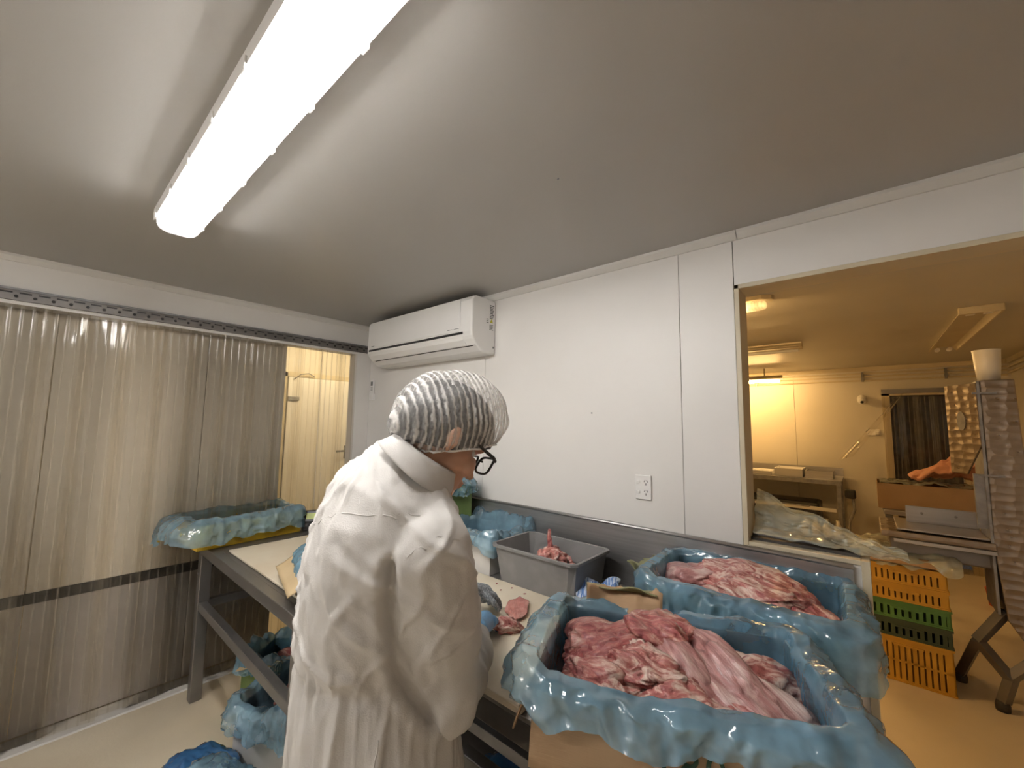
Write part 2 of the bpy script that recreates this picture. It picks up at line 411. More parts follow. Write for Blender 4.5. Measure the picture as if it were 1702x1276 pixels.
def ell(c, r, rot=None, n=20):
    mb = MB(); m = n // 2 + 1
    prof = []
    vs = []; fs = []
    for j in range(1, m):
        a = pi * j / m
        for k in range(n):
            b = 2 * pi * k / n
            vs.append(V((r[0] * math.sin(a) * math.cos(b), r[1] * math.sin(a) * math.sin(b), r[2] * math.cos(a))))
    top = len(vs); vs.append(V((0, 0, r[2]))); bot = len(vs); vs.append(V((0, 0, -r[2])))
    for j in range(m - 2):
        for k in range(n):
            l = (k + 1) % n; fs.append((j * n + k, (j + 1) * n + k, (j + 1) * n + l, j * n + l))
    for k in range(n):
        l = (k + 1) % n; fs.append((top, k, l)); fs.append((bot, (m - 2) * n + l, (m - 2) * n + k))
    if rot is not None: vs = [rot @ v for v in vs]
    return mb.add([v + V(c) for v in vs], fs)

def cap(p0, p1, r0, r1, n=14):
    p0 = V(p0); p1 = V(p1); d = (p1 - p0); L = d.length; t = d.normalized()
    path = []; rad = []
    for k in range(1, 5):
        a = pi / 2 * k / 5
        path.append(p0 - t * r0 * math.cos(a)); rad.append(r0 * math.sin(a))
    path += [p0, p1]; rad += [r0, r1]
    for k in range(4, 0, -1):
        a = pi / 2 * k / 5
        path.append(p1 + t * r1 * math.cos(a)); rad.append(r1 * math.sin(a))
    return MB().tube(path, rad, n)

# ================================================================== STRUCTURE
W = 1.825      # wall with the air conditioner
XL = -3.165    # wall with the strip curtain
H = 2.40
WT = 0.12
XR = 1.45; YB = -2.0
Y2 = 7.0; X2L = -3.0; X2R = 1.25

fl = struct('floor', MB().box((-5.2, YB, -0.1), (X2R + .4, Y2 + .2, 0.0)), 'floor')
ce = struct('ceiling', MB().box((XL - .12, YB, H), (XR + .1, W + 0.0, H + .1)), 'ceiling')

# wall with the air conditioner: panels with open joints, header and low wall
wb = sempty('wall_back', (0, 0, 0))
PX = [XL - .12, -1.80, -0.600, -0.381]
for i in range(3):
    struct('wall_panel', B((PX[i] + .001, W, 0), (PX[i + 1] - .001, W + WT, H)), 'panel', wb, bevel=.0015)
struct('wall_panel', B((-0.379, W, 2.176), (X2R + .3, W + WT, H)), 'panel', wb, bevel=.0015)
struct('wall_panel', B((-0.379, W + .002, 0), (-0.035, W + WT, 1.150)), 'panel', wb)
struct('wall_core', B((PX[0], W + .004, 0.0), (-0.385, W + WT - .004, H - .002)), 'seam', wb)
# frame of the pass-through
tr = sempty('trim_1')
struct('jamb', B((-0.380, W - .006, 1.150), (-0.362, W + WT + .006, 2.178)), 'cream', tr, bevel=.002)
struct('head', B((-0.380, W - .006, 2.160), (X2R + .3, W + WT + .006, 2.178)), 'cream', tr, bevel=.002)
struct('sill', B((-0.362, W - .004, 1.150), (-0.035, W + WT + .006, 1.166)), 'cream', tr, bevel=.002)
struct('sill_track', B((-0.361, W + .035, 1.166), (-0.037, W + WT - .025, 1.176)), 'black_rubber', tr)
struct('sill_track', B((-0.361, W + .075, 1.176), (-0.037, W + .085, 1.186)), 'galv', tr)
struct('end_cap', B((-0.035, W - .004, 0.0), (-0.012, W + WT + .006, 1.166)), 'cream', tr, bevel=.002)
# cornice strips
def cornice(name, a, b, along):
    if along == 'x':
        poly = [(W, H), (W, H - .034), (W - .010, H - .034), (W - .030, H - .012), (W - .030, H)]
        m = MB().prism(poly, 'x', a, b)
    else:
        poly = [(XL, H), (XL, H - .034), (XL + .010, H - .034), (XL + .030, H - .012), (XL + .030, H)]
        m = MB().prism(poly, 'y', a, b)
    return struct(name, m, 'trim')
cornice('trim_2', XL + .03, -0.362, 'x'); cornice('trim_3', -0.359, XR, 'x'); cornice('trim_4', YB, W - .03, 'y')

# wall with the strip curtain: header, stub by the corner
wl = sempty('wall_left')
struct('header', B((XL - .11, YB, 2.155), (XL, W - .002, H)), 'panel', wl)
struct('stub', B((XL - .11, 1.70, 0), (XL, W - .002, 2.155)), 'panel', wl)
struct('stub', B((XL - .11, YB, 0), (XL, -1.55, 2.155)), 'panel', wl)
struct('wall_right', B((XR, YB, 0), (XR + .1, W, H)), 'panel')
struct('wall_front', B((XL - .12, YB - .1, 0), (XR + .1, YB, H)), 'panel')
# threshold along the opening
struct('trim_5', MB().prism([(XL - .13, 0), (XL + .03, 0), (XL + .022, .006), (XL - .122, .006)], 'y', -1.55, 1.70), 'card_white')

# sliding insulated door behind the strips
sd = sempty('door_1')
xs = -3.290
for y0, y1 in ((-1.75, -.62), (-.617, .040), (.043, .718), (.721, 1.205)):
    struct('door_panel', B((xs - .07, y0, .70), (xs, y1, 2.32)), 'slide', sd, bevel=.003)
    struct('kick_plate', B((xs - .07, y0, .012), (xs, y1, .645)), 'kick', sd)
struct('rubber_band', B((xs - .07, -1.75, .645), (xs + .004, 1.205, .70)), 'black_rubber', sd)

# passage behind
struct('wall_passage_far', B((-5.1, -1.8, 0), (-5.0, 3.4, 2.62)), 'warm_panel')
struct('wall_passage_side', B((-5.1, 3.3, 0), (-3.29, 3.4, 2.62)), 'warm_panel')
struct('wall_passage_near', B((-5.1, -1.9, 0), (-3.29, -1.8, 2.62)), 'warm_panel')
struct('ceiling_passage', B((-5.1, -1.9, 2.55), (XL - .11, 3.4, 2.65)), 'warm_panel')
struct('wall_passage_return', B((XL - .12, W + WT, 0), (XL - .02, 3.4, 2.62)), 'warm_panel')
d2 = sempty('door_2', (-5.0, 1.80, 0))
struct('door_leaf', B((.0, .05, .01), (.05, .86, 2.10)), 'white_plastic', d2, bevel=.004)
struct('door_frame', MB().box((0, -.02, 0), (.03, .045, 2.15)).box((0, .865, 0), (.03, .93, 2.15)).box((0, -.02, 2.105), (.03, .93, 2.16)), 'cream', d2)
dh = struct('door_hinge', B((.05, .05, 1.83), (.075, .17, 1.875)), 'galv', d2, bevel=.003)
struct('door_handle', MB().tube([(.05, .78, 1.24), (.10, .78, 1.24), (.11, .76, 1.24), (.11, .62, 1.235)], .012, 8), 'galv', d2)
struct('handle_plate', B((.05, .745, 1.14), (.058, .815, 1.30)), 'galv', d2)
struct('door_closer', MB().tube([(.06, .10, 2.07), (.10, .16, 2.13), (.10, .25, 2.15), (.06, .33, 2.12)], .006, 6), 'galv', d2)

# next room
w2 = sempty('wall_far')
for a, b in ((X2L, -1.9), (-1.897, -.75), (-.747, .24)):
    struct('wall_panel', B((a, Y2, 0), (b, Y2 + .1, H)), 'warm_panel', w2, bevel=.002)
struct('wall_panel', B((.24, Y2, 2.03), (.83, Y2 + .1, H)), 'warm_panel', w2)
struct('wall_panel', B((.83, Y2, 0), (X2R, Y2 + .1, H)), 'warm_panel', w2)
struct('wall_far_left', B((X2L - .1, W + WT, 0), (X2L, Y2 + .1, H)), 'warm_panel')
struct('wall_far_right', B((X2R, W + WT, 0), (X2R + .1, Y2 + .1, H)), 'warm_panel')
struct('ceiling_far', B((X2L - .1, W + WT, H), (X2R + .4, Y2 + .9, H + .1)), 'warm_ceiling')
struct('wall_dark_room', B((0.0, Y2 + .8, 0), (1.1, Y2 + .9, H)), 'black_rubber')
struct('trim_6', B((X2L, Y2 - .03, H - .05), (X2R, Y2, H)), 'cream')
struct('trim_7', B((X2R - .03, W + WT, H - .05), (X2R, Y2 - .03, H)), 'cream')
fr = sempty('trim_8')
struct('frame_side', B((.17, Y2 - .03, 0), (.245, Y2 + .02, 2.05)), 'cream', fr)
struct('frame_side', B((.83, Y2 - .03, 0), (.90, Y2 + .02, 2.05)), 'cream', fr)
struct('frame_top', B((.17, Y2 - .03, 2.02), (.90, Y2 + .02, 2.08)), 'cream', fr)

# ================================================================== CEILING LAMPS IN THIS ROOM
def fluoro(FX0, FY, FZ, LX, label):
    t = thing('fluorescent_light', label, 'light', (FX0, FY, FZ))
    MB().prism([(-.070, 0), (.070, 0), (.070, -.044), (.066, -.044), (.061, -.030), (-.061, -.030), (-.066, -.044), (-.070, -.044)], 'x', -.006, LX + .006).build('base_tray', 'white_plastic', t)
    for s in (-1, 1):
        tb = MB().tube([(.05, s * .031, -.054), (LX - .05, s * .031, -.054)], .012, 14).build('tube', 'tube_lit', t, smooth=True)
        MB().box((.03, s * .031 - .016, -.072), (.05, s * .031 + .016, -.030)).build('tube_holder', 'white_plastic', t, bevel=.002)
        MB().box((LX - .05, s * .031 - .016, -.072), (LX - .03, s * .031 + .016, -.030)).build('tube_holder', 'white_plastic', t, bevel=.002)
    MB().prism([(-.014, -.031), (.014, -.031), (.006, -.048), (-.006, -.048)], 'x', .04, LX - .04).build('reflector_ridge', 'white_plastic', t)
    prof = []
    for k in range(33):
        a = pi * k / 32
        r = 1.0 + (0.018 if k % 2 else 0.0)
        c, s_ = math.cos(a), math.sin(a)
        prof.append((.064 * r * math.copysign(abs(c) ** .55, c), -.038 - .050 * r * abs(s_) ** .6))
    def dfn(u, v):
        p = prof[round(u * 32)]; x = v * LX
        e = 1.0
        if x < .03: e = math.sqrt(max(0.05, 1 - (1 - x / .03) ** 2 * .5))
        if LX - x < .03: e = math.sqrt(max(0.05, 1 - (1 - (LX - x) / .03) ** 2 * .5))
        return (x, p[0] * e, -.038 + (p[1] + .038) * e)
    df = MB().grid(dfn, 33, 60)
    for x in (0.0, LX):
        k = len(df.v); e = math.sqrt(.5)
        df.v += [(x, p[0] * e, -.038 + (p[1] + .038) * e) for p in prof]; df.f.append(tuple(range(k, k + 33)))
    df.build('diffuser', 'diffuser', t)
    for i in range(7):
        x = .06 + i * (LX - .12) / 6
        for s in (-1, 1):
            MB().box((x - .012, s * .071 - .004, -.057), (x + .012, s * .071 + .004, -.024)).build('clip', 'white_plastic', t, bevel=.002)


fluoro(-2.02, .302, H, 1.60, 'lit twin tube fluorescent light with ribbed clear cover on grey ceiling')
fluoro(-2.35, -1.15, H, 1.60, 'second lit twin tube fluorescent light on the ceiling behind the viewpoint')

# ================================================================== AIR CONDITIONER
ax0, ax1 = -2.87, -1.715
t = thing('air_conditioner', 'white wall-mounted split air conditioner on the white wall near the corner', 'air conditioner', ((ax0 + ax1) / 2, W, 2.02))
hw = (ax1 - ax0) / 2
pr = [(0, .0), (0, .335), (-.03, .342), (-.165, .342), (-.190, .334), (-.202, .310), (-.206, .12), (-.203, .095), (-.192, .075), (-.165, .045), (-.12, .012), (-.08, .0)]
MB().prism(pr, 'x', -hw, hw).build('body', 'white_plastic', t, bevel=.012, seg=4)
MB().box((-hw + .05, -.2105, .128), (hw - .10, -.2040, .325)).build('front_panel', 'white_plastic', t, bevel=.004)
MB().box((-hw + .03, -.2075, .108), (hw - .075, -.200, .122)).build('air_gap', 'black_plastic', t)
MB().prism([(-.205, .104), (-.196, .074), (-.168, .043), (-.163, .050), (-.190, .079), (-.198, .104)], 'x', -hw + .035, hw - .08).build('louver', 'white_plastic', t, bevel=.002)
MB().prism([(-.163, .044), (-.158, .0385), (-.152, .040), (-.158, .047)], 'x', -hw + .05, hw - .03).build('louver_gap', 'black_plastic', t)
for a, b in ((hw - .21, hw - .165), (hw - .150, hw - .145), (hw - .142, hw - .105), (-hw + .07, -hw + .11)):
    MB().box((a, -.2115, .143), (b, -.2103, .146)).build('front_print', 'ink', t)
lb = MB()
for k in range(9): lb.box((hw - .0005, -.055, .300 - k * .0098), (hw + .0008, -.018 - (k % 3) * .004, .306 - k * .0098))
for k in range(5): lb.box((hw - .0005, -.056, .150 + k * .0075), (hw + .0008, -.024 - (k % 2) * .006, .154 + k * .0075))
for k in range(3): lb.box((hw - .0005, -.082, .212 - k * .010), (hw + .0008, -.064, .216 - k * .010))
lb.build('rating_label', 'ink', t)
MB().prism([(-.052, .196), (-.026, .196), (-.039, .222)], 'x', hw - .0005, hw + .001).build('warning_triangle', 'yellow_ink', t)
MB().tube([(hw - .003, -.02, .045), (hw + .003, -.02, .045)], .006, 10).build('screw', 'ink', t)

t = thing('remote_control', 'white remote control in a wall cradle under the air conditioner', 'remote control', (-3.10, W, 1.78))
MB().box((-.022, -.018, .045), (.022, -.002, .165)).build('handset', 'white_plastic', t, bevel=.004)
MB().box((-.014, -.0195, .118), (.014, -.017, .152)).build('screen', 'ink', t)
MB().box((-.028, -.024, .0), (.028, 0, .055)).build('cradle', 'white_plastic', t, bevel=.003)
bt = MB()
for a in (-.01, .004): 
    for b in (.08, .098): bt.box((a, -.0195, b), (a + .008, -.0175, b + .006))
bt.build('buttons', 'ink', t)

# double power point
t = thing('power_outlet', 'white double power outlet with two switches on the white wall', 'power outlet', (-.776, W, 1.27))
MB().box((-.037, -.011, 0), (.037, 0, .108)).build('plate', 'white_plastic', t, bevel=.003)
for zc in (.076, .032):
    MB().box((-.029, -.016, zc - .006), (-.013, -.010, zc + .007)).build('switch', 'white_plastic', t, bevel=.002)
    sl = MB()
    for sx, ang in ((-.006, .5), (.006, -.5), (0, 0)):
        m = Matrix.Translation((.014 + sx, -.0115, zc + (.006 if sx else -.008))) @ Matrix.Rotation(ang, 4, 'Y')
        sl.box((-.0013, -.0006, -.005), (.0013, .001, .005), m)
    sl.build('socket_slots', 'black_plastic', t)

# nail marks on the wall / ceiling: tiny screw heads
for (p, nm) in (((-1.04, W - .001, 1.66), 'wall'), ((-.72, 1.05, H - .004), 'ceil')):
    o = MB().lathe([(.001, 0), (.004, .001), (.004, .003), (.001, .004)], (0, 0, 0), 8).build('screw', 'galv')
    o.location = p
    if nm == 'wall': o.rotation_euler = (pi / 2, 0, 0)
    tag(o, 'tiny metal screw head in the white wall left of the outlet' if nm == 'wall' else 'tiny metal screw head in the grey ceiling', 'screw')

# ================================================================== STRIP CURTAIN
t = thing('strip_curtain', 'clear ribbed plastic strip curtain hanging from perforated steel rail', 'strip curtain', (XL, 0, 0))
rl = MB().box((.0, -1.5, 2.172), (.014, 1.79, 2.232)).build('rail', 'dark_steel', t, bevel=.002)
MB().box((.014, -1.5, 2.222), (.022, 1.79, 2.232)).build('rail_lip', 'galv', t)
ms = B((-.02, -.004, -.0035), (.02, .004, .0035)).mesh('slot'); ms.materials.append(M['black_plastic'])
mbolt = MB().lathe([(.0075, 0), (.0075, .004), (.004, .006)], n=8).mesh('bolt'); mbolt.materials.append(M['black_plastic'])
k = 0
y = -.42
while y < 1.77:
    o = link('slot', ms, rl); o.location = (.0125, y + .03, 2.210); o.rotation_euler = (0, 0, pi / 2)
    o = link('bolt', mbolt, rl); o.location = (.014, y, 2.192); o.rotation_euler = (0, pi / 2, 0)
    y += .062
def strip_mesh(seed, w=.205):
    rnd = random.Random(seed); bow = rnd.uniform(-.012, .012); tw = rnd.uniform(-.010, .010); ph = rnd.uniform(0, 9)
    def fn(u, v):
        z = .015 + v * 2.20
        yy = (u - .5) * w
        s = (2.2 - z) / 2.2
        rib = .0022 * max(0, math.cos(2 * pi * yy / .0405)) ** 6
        x = rib + bow * (4 * (u - .5) ** 2) * (.4 + s) + tw * s * (u - .5) * 2 + .010 * s * nz((ph, z * 1.1, 0)) + .004 * s * nz((yy * 9, z * 2.3, ph))
        return (x, yy + .012 * s * nz((ph + 5, z * .8, 3)), z)
    m = MB().grid(fn, 82, 30).mesh('strip'); m.materials.append(M['strip']); m.materials.append(M['strip_rib'])
    for p in m.polygons:
        i = p.index % 81; yy = ((i + .5) / 81 - .5) * w
        p.material_index = 1 if math.cos(2 * pi * yy / .0405) > .86 else 0
    for p in m.polygons: p.use_smooth = True
    return m
y = -1.35; i = 0
sm_ = [strip_mesh(s) for s in range(8)]
while y < 1.70:
    o = link('strip', sm_[i % 8], t); o.location = (-.012 - (.014 if i % 2 else 0), y, 0)
    y += .158; i += 1

# ================================================================== LEFT TABLE
t = thing('steel_table', 'dark steel tube table with pale cutting board beside the strip curtain', 'table', (-3.03, .70, 0))
TW, TD, TZ = 1.40, 1.05, .867
def leg(x, y): return MB().box((x, y, .0), (x + .058, y + .058, TZ - .05)).build('leg', 'dark_steel', t, bevel=.004)
for x in (0, TW - .058):
    for y in (0, TD - .058): leg(x, y)
for a, b in (((0, 0, TZ - .055), (TW, .05, TZ - .002)), ((0, TD - .05, TZ - .055), (TW, TD, TZ - .002)), ((0, .05, TZ - .055), (.05, TD - .05, TZ - .002)), ((TW - .05, .05, TZ - .055), (TW, TD - .05, TZ - .002))):
    B(a, b).build('top_rail', 'dark_steel', t, bevel=.003)
B((.045, .045, TZ - .012), (TW - .045, TD - .045, TZ - .001)).build('top_sheet', 'dark_steel', t)
zr = .50
B((.058, .006, zr), (TW - .058, .046, zr + .045)).build('lower_rail', 'dark_steel', t, bevel=.003)
B((.006, .058, zr), (.046, TD - .058, zr + .045)).build('lower_rail', 'dark_steel', t, bevel=.003)
B((.046, .46, zr), (TW - .058, .50, zr + .045)).build('lower_rail', 'dark_steel', t, bevel=.003)
B((.058, TD - .046, zr), (TW - .058, TD - .006, zr + .045)).build('lower_rail', 'dark_steel', t, bevel=.003)
MB().lathe([(.006, 0), (.006, .004), (.003, .005)], n=8).build('bolt', 'galv', t).matrix_local = Matrix.Translation((.029, 0, .70)) @ Matrix.Rotation(pi / 2, 4, 'X')
bd = B((0, 0, 0), (1.05, .62, .012)).build('cutting_board', 'board', None, bevel=.003)
bd.location = (-2.72, .765, TZ + .0005)
tag(bd, 'pale plastic cutting sheet on the left steel table', 'cutting board')

# ================================================================== MAIN BENCH
t = thing('workbench', 'stainless steel workbench with tall splashback along the white wall', 'workbench', (-1.60, .86, 0))
BW, BD, BZ = 1.545, W - .86 - .004, .870
B((0, 0, BZ - .012), (BW, BD, BZ)).build('bench_top', 'steel', t, bevel=.002)
B((0, 0, BZ - .075), (BW, .03, BZ - .012)).build('front_apron', 'dark_steel', t, bevel=.003)
B((0, .03, BZ - .075), (.03, BD, BZ - .012)).build('side_apron', 'dark_steel', t, bevel=.003)
B((BW - .03, .03, BZ - .075), (BW, BD, BZ - .012)).build('side_apron', 'dark_steel', t, bevel=.003)
B((-.42, BD - .016, BZ), (BW, BD, 1.140)).build('splashback', 'steel', t, bevel=.002)
MB().tube([(-.42, BD - .010, 1.143), (BW, BD - .010, 1.143)], .009, 8).build('splash_edge', 'steel', t, smooth=True)
B((0, BD - .03, BZ), (BW, BD - .016, BZ + .012)).build('splash_cove', 'steel', t, bevel=.005)
for x in (.03, BW - .08):
    for y in (.03, BD - .08): B((x, y, 0), (x + .05, y + .05, BZ - .075)).build('leg', 'dark_steel', t, bevel=.003)
B((.03, .035, .60), (BW - .08, .075, .64)).build('lower_rail', 'dark_steel', t, bevel=.003)
B((.03, .30, .45), (BW - .08, .34, .49)).build('lower_rail', 'dark_steel', t, bevel=.003)
B((.03, .08, .16), (BW - .03, BD - .03, .18)).build('under_shelf', 'dark_steel', t)
bd = B((0, 0, 0), (.86, .595, .020)).build('cutting_board', 'board', None, bevel=.004)
bd.location = (-1.555, .855, BZ + .0005)
tag(bd, 'cream cutting board with meat scraps in front of the worker', 'cutting board')

# ================================================================== FILM LINERS, CARTONS, MEAT
def rrect(t_, w, d, r):
    """point and outward normal on a rounded rectangle, t in 0..1"""
    segs = [(w - 2 * r), pi * r / 2, (d - 2 * r), pi * r / 2] * 2
    L = sum(segs); s = (t_ % 1.0) * L
    cs = [((w / 2 - r), (-d / 2 + r)), ((w / 2 - r), (d / 2 - r)), ((-w / 2 + r), (d / 2 - r)), ((-w / 2 + r), (-d / 2 + r))]
    st = [((-w / 2 + r, -d / 2), (1, 0), (0, -1)), ((w / 2, -d / 2 + r), (0, 1), (1, 0)), ((w / 2 - r, d / 2), (-1, 0), (0, 1)), ((-w / 2, d / 2 - r), (0, -1), (-1, 0))]
    for k in range(4):
        if s < segs[2 * k]:
            (p, dr, n) = st[k]; return V((p[0] + dr[0] * s, p[1] + dr[1] * s, 0)), V((n[0], n[1], 0))
        s -= segs[2 * k]
        if s < segs[2 * k + 1]:
            a = -pi / 2 + k * pi / 2 + s / r; n = V((math.cos(a), math.sin(a), 0)); c = cs[k]
            return V((c[0], c[1], 0)) + n * r, n
        s -= segs[2 * k + 1]
    (p, dr, n) = st[0]; return V((p[0], p[1], 0)), V((n[0], n[1], 0))

def liner(w, d, h, seed, hem=.085, flare=.035, puff=.018, depth=.12, amp=1.0, side=None, nu=300, nv=40):
    """plastic sheet lining a box and turned out over its rim; side(n)->(extra flare, extra hem, extra height)"""
    o = seed * 13.7
    def prof(v, fl_, hm, pf):
        pts = [(-.030, h - depth), (-.014, h - depth * .55), (-.012, h + .004), (.000, h + pf + .008), (.016 + fl_ * .2, h + pf * 1.25 + .004), (.022 + fl_ * .55, h + pf * .4), (.018 + fl_ * .9, h - hm * .5), (.016 + fl_, h - hm)]
        x = v * (len(pts) - 1); i = min(int(x), len(pts) - 2); f = x - i
        f = f * f * (3 - 2 * f) * .5 + f * .5
        return (pts[i][0] + (pts[i + 1][0] - pts[i][0]) * f, pts[i][1] + (pts[i + 1][1] - pts[i][1]) * f)
    def fn(u, v):
        p, n = rrect(u, w, d, .035)
        ca, sa = math.cos(2 * pi * u), math.sin(2 * pi * u)
        q = V((ca, sa, 0))
        hm = hem * (1 + .45 * nz(q, 1.4, o) + .25 * nz(q, 5, o))
        fl_ = flare * (1 + .8 * nz(q, 1.9, o + 3) + .4 * nz(q, 6, o))
        pf = puff * (1 + .9 * nz(q, 2.3, o + 7) + .5 * nz(q, 8, o))
        if side:
            a, b, c = side(p, n); fl_ += a; hm += b; pf += c
        of, z = prof(v, fl_, hm, pf)
        pos = p + n * of; pos.z = z
        out = min(1, max(0, (v - .45) * 4))
        k = .15 + .85 * out
        wp = pos + V((nz(pos, 6, o), nz(pos, 6, o + 4), nz(pos, 6, o + 8))) * .05
        r1 = 1 - abs(nz(wp, 13, o)) * 2.6
        r2 = 1 - abs(nz(wp, 31, o + 3)) * 2.4
        r3 = nz((wp.x * 1.0, wp.y * 1.0, wp.z * .35), 26, o + 6)
        v1 = noise.voronoi(V((wp.x, wp.y, wp.z * .7)) * 15 + V((o, 0, 0)))[0]; v2 = noise.voronoi(wp * 34 + V((0, o, 0)))[0]
        wv = (v1[1] - v1[0]) * -.026 + (v2[1] - v2[0]) * -.011 + .016 + r1 * .006 + r3 * .006
        if v < .5: wv = -abs(wv) * .8
        else: wv = max(wv, -.004)
        pos += n * wv * k * amp
        if v > .36: pos.z += nz(wp, 9, o + 9) * .010 * k * amp + r2 * .0025 * amp
        if .36 < v < .72: pos.z = max(pos.z, h + .007) if v < .62 else pos.z
        return tuple(pos)
    return MB().grid(fn, nu, nv, closed_u=True)

def carton(t, w, d, h, mat, inner='card_light', thick=.005):
    B((-w / 2, -d / 2, 0), (w / 2, d / 2, thick)).build('carton_base', mat, t)
    for nm, a, b in (('carton_side', (-w / 2, -d / 2, thick), (w / 2, -d / 2 + thick, h)), ('carton_side', (-w / 2, d / 2 - thick, thick), (w / 2, d / 2, h)),
                     ('carton_side', (-w / 2, -d / 2 + thick, thick), (-w / 2 + thick, d / 2 - thick, h)), ('carton_side', (w / 2 - thick, -d / 2 + thick, thick), (w / 2, d / 2 - thick, h))):
        B(a, b).build(nm, mat, t)

def flap(t, name, p0, p1, ext, mat, thick=.004, wav=.01, seed=1, torn=0.0, nu=24, nv=8):
    """a cardboard flap hinged on the edge p0-p1, reaching out by the vector ext, slightly bent"""
    p0 = V(p0); p1 = V(p1); ext = V(ext)
    nrm = (p1 - p0).cross(ext).normalized()
    def fn(u, v):
        e = 1.0 + torn * nz((u * 6, seed, 0)) + torn * .5 * nz((u * 17, seed, 4))
        return tuple(p0.lerp(p1, u) + ext * v * e + nrm * (wav * nz((u * 2.2, v * 1.8, seed)) + wav * 1.2 * v * v * math.sin(u * 3 + seed)))
    return MB().grid(fn, nu, nv).build(name, mat, t, smooth=True, solid=thick)

def meat(name, size, seed, mat, loc, rot, label, group, fold=.35, lump=.25, sub=5, parent=None):
    bm = bmesh.new(); bmesh.ops.create_icosphere(bm, subdivisions=sub, radius=1.0)
    o = seed * 7.31
    mx = max(size)
    for v in bm.verts:
        c = v.co.copy()
        d1 = nz(c, 1.1, o) * lump * 1.4 + nz(c, 2.4, o + 2) * lump * .7
        w = V((nz(c, 1.5, o + 11), nz(c, 1.5, o + 17), nz(c, 1.5, o + 23))) * .5
        r1 = 1 - min(1, abs(nz(c + w, 1.6, o + 5)) * 5)     # deep folds
        r2 = 1 - min(1, abs(nz(c + w, 3.7, o + 8)) * 4.5)
        r3 = nz((c.x * 3, c.y * 13, c.z * 10), 1.2, o)
        s = 1 + d1 - fold * .5 * r1 ** 2 - fold * .24 * r2 ** 2 + .025 * r3
        p = V((c.x * size[0], c.y * size[1], c.z * size[2])) * s
        p.z += size[2] * .5 * nz((c.x, c.y, 0), 1.3, o + 31)
        v.co = p
    me = bpy.data.meshes.new(name); bm.to_mesh(me); bm.free(); me.materials.append(M[mat])
    ob = link(name, me, parent, smooth=True)
    ob.location = loc; ob.rotation_euler = rot
    if parent is None: tag(ob, label, 'meat', group)
    return ob

# ---- front carton
FB = (-.37, 1.005, BZ + .003); FR = math.radians(22.0); fw, fd, fh = .56, .38, .195
t = thing('meat_carton', 'brown cardboard carton stencilled 180 with blue liner, full of meat, nearest', 'carton', FB, FR)
carton(t, fw, fd, fh, 'card')
flap(t, 'carton_flap', (-.275, -.193, .180), (.275, -.193, .180), (0, -.034, -.125), 'card', seed=3, wav=.006, torn=.05)
flap(t, 'carton_flap', (-.283, -.18, .185), (-.283, .18, .185), (-.045, 0, -.10), 'card', seed=5, wav=.005)
flap(t, 'carton_flap', (-.225, .184, .185), (-.015, .184, .185), (.005, .035, .070), 'card', seed=9, wav=.02, torn=.22)
flap(t, 'carton_flap', (-.225, .216, .253), (-.025, .216, .247), (-.01, .075, -.030), 'card_olive', seed=4, wav=.015, torn=.3)
def fside(p, n):
    r = max(0, n.x); l = max(0, -n.x); f = max(0, -n.y); b = max(0, n.y)
    cr = max(0, n.x) * max(0, -n.y) * 2; cl = max(0, -n.x) * max(0, -n.y) * 2
    return (.022 * r + .035 * cr + .022 * l - .012 * cl - .012 * b, .02 * r + .03 * cr - .02 * l - .02 * b - .02 * f - .02 * cl, .018 * l + .006 * r)
liner(fw, fd, fh, 1, hem=.068, flare=.026, puff=.014, side=fside).build('plastic_liner', 'film_blue', t, smooth=True)
for k, ch in enumerate('180'):
    cu = bpy.data.curves.new('stencil_' + ch, 'FONT'); cu.body = ch; cu.size = .074; cu.extrude = .0006; cu.align_x = 'CENTER'
    to = bpy.data.objects.new('stencil_digit', cu); COL.objects.link(to); to.parent = t
    cu.materials.append(pmat('stencil_green', (0.02, 0.06, 0.035), 0.7, col2=(0.03, 0.08, 0.045))) if k == 0 else cu.materials.append(bpy.data.materials['stencil_green'])
    bpy.context.view_layer.update()
    dm = bpy.data.meshes.new_from_object(to.evaluated_get(bpy.context.evaluated_depsgraph_get())); bpy.data.objects.remove(to, do_unlink=True)
    to = link('stencil_digit', dm, t)
    to.location = (-.022 + k * .043, -.2222, .098); to.rotation_euler = (pi / 2 - .265, 0, 0)
tM = Matrix.Translation(V(FB) + V((0, 0, .014))) @ Matrix.Rotation(FR, 4, 'Z')
B((-.25, -.16, .006), (.25, .16, .11)).build('packed_meat', 'meat', t, bevel=.03)
G = 'cuts of meat in the front carton'
def fm(size, seed, mat, lp, rot, label, **k): return meat('meat_cut', size, seed, mat, tM @ V(lp), (rot[0], rot[1], rot[2] + FR), label, G, **k)
fm((.15, .11, .055), 2, 'meat', (-.10, .03, .165), (.15, -.1, .3), 'dark red folded meat cut at the back left of the front carton')
fm((.115, .085, .05), 3, 'meat_fat', (-.13, -.075, .135), (-.15, .1, -.2), 'fatty pink-red meat cut at the near left of the front carton')
fm((.115, .046, .040), 14, 'meat_skin', (.02, -.01, .185), (.25, .30, -.85), 'smooth silvery shank lying over the middle of the front carton', fold=.12, lump=.15)
fm((.145, .075, .052), 5, 'meat_skin', (.13, -.04, .148), (.1, .25, -.80), 'long silver-skinned meat cut at the right of the front carton', fold=.34, lump=.26)
fm((.11, .08, .055), 6, 'meat', (.00, .10, .178), (0, .1, .5), 'deep red meat lump at the top of the front pile')
fm((.11, .070, .045), 7, 'meat_fat', (.02, -.095, .130), (-.1, 0, .1), 'marbled meat cut at the near edge of the front carton')
fm((.12, .08, .045), 8, 'meat_fat', (.19, .05, .130), (.1, .2, .4), 'pale streaked meat at the far right of the front carton')
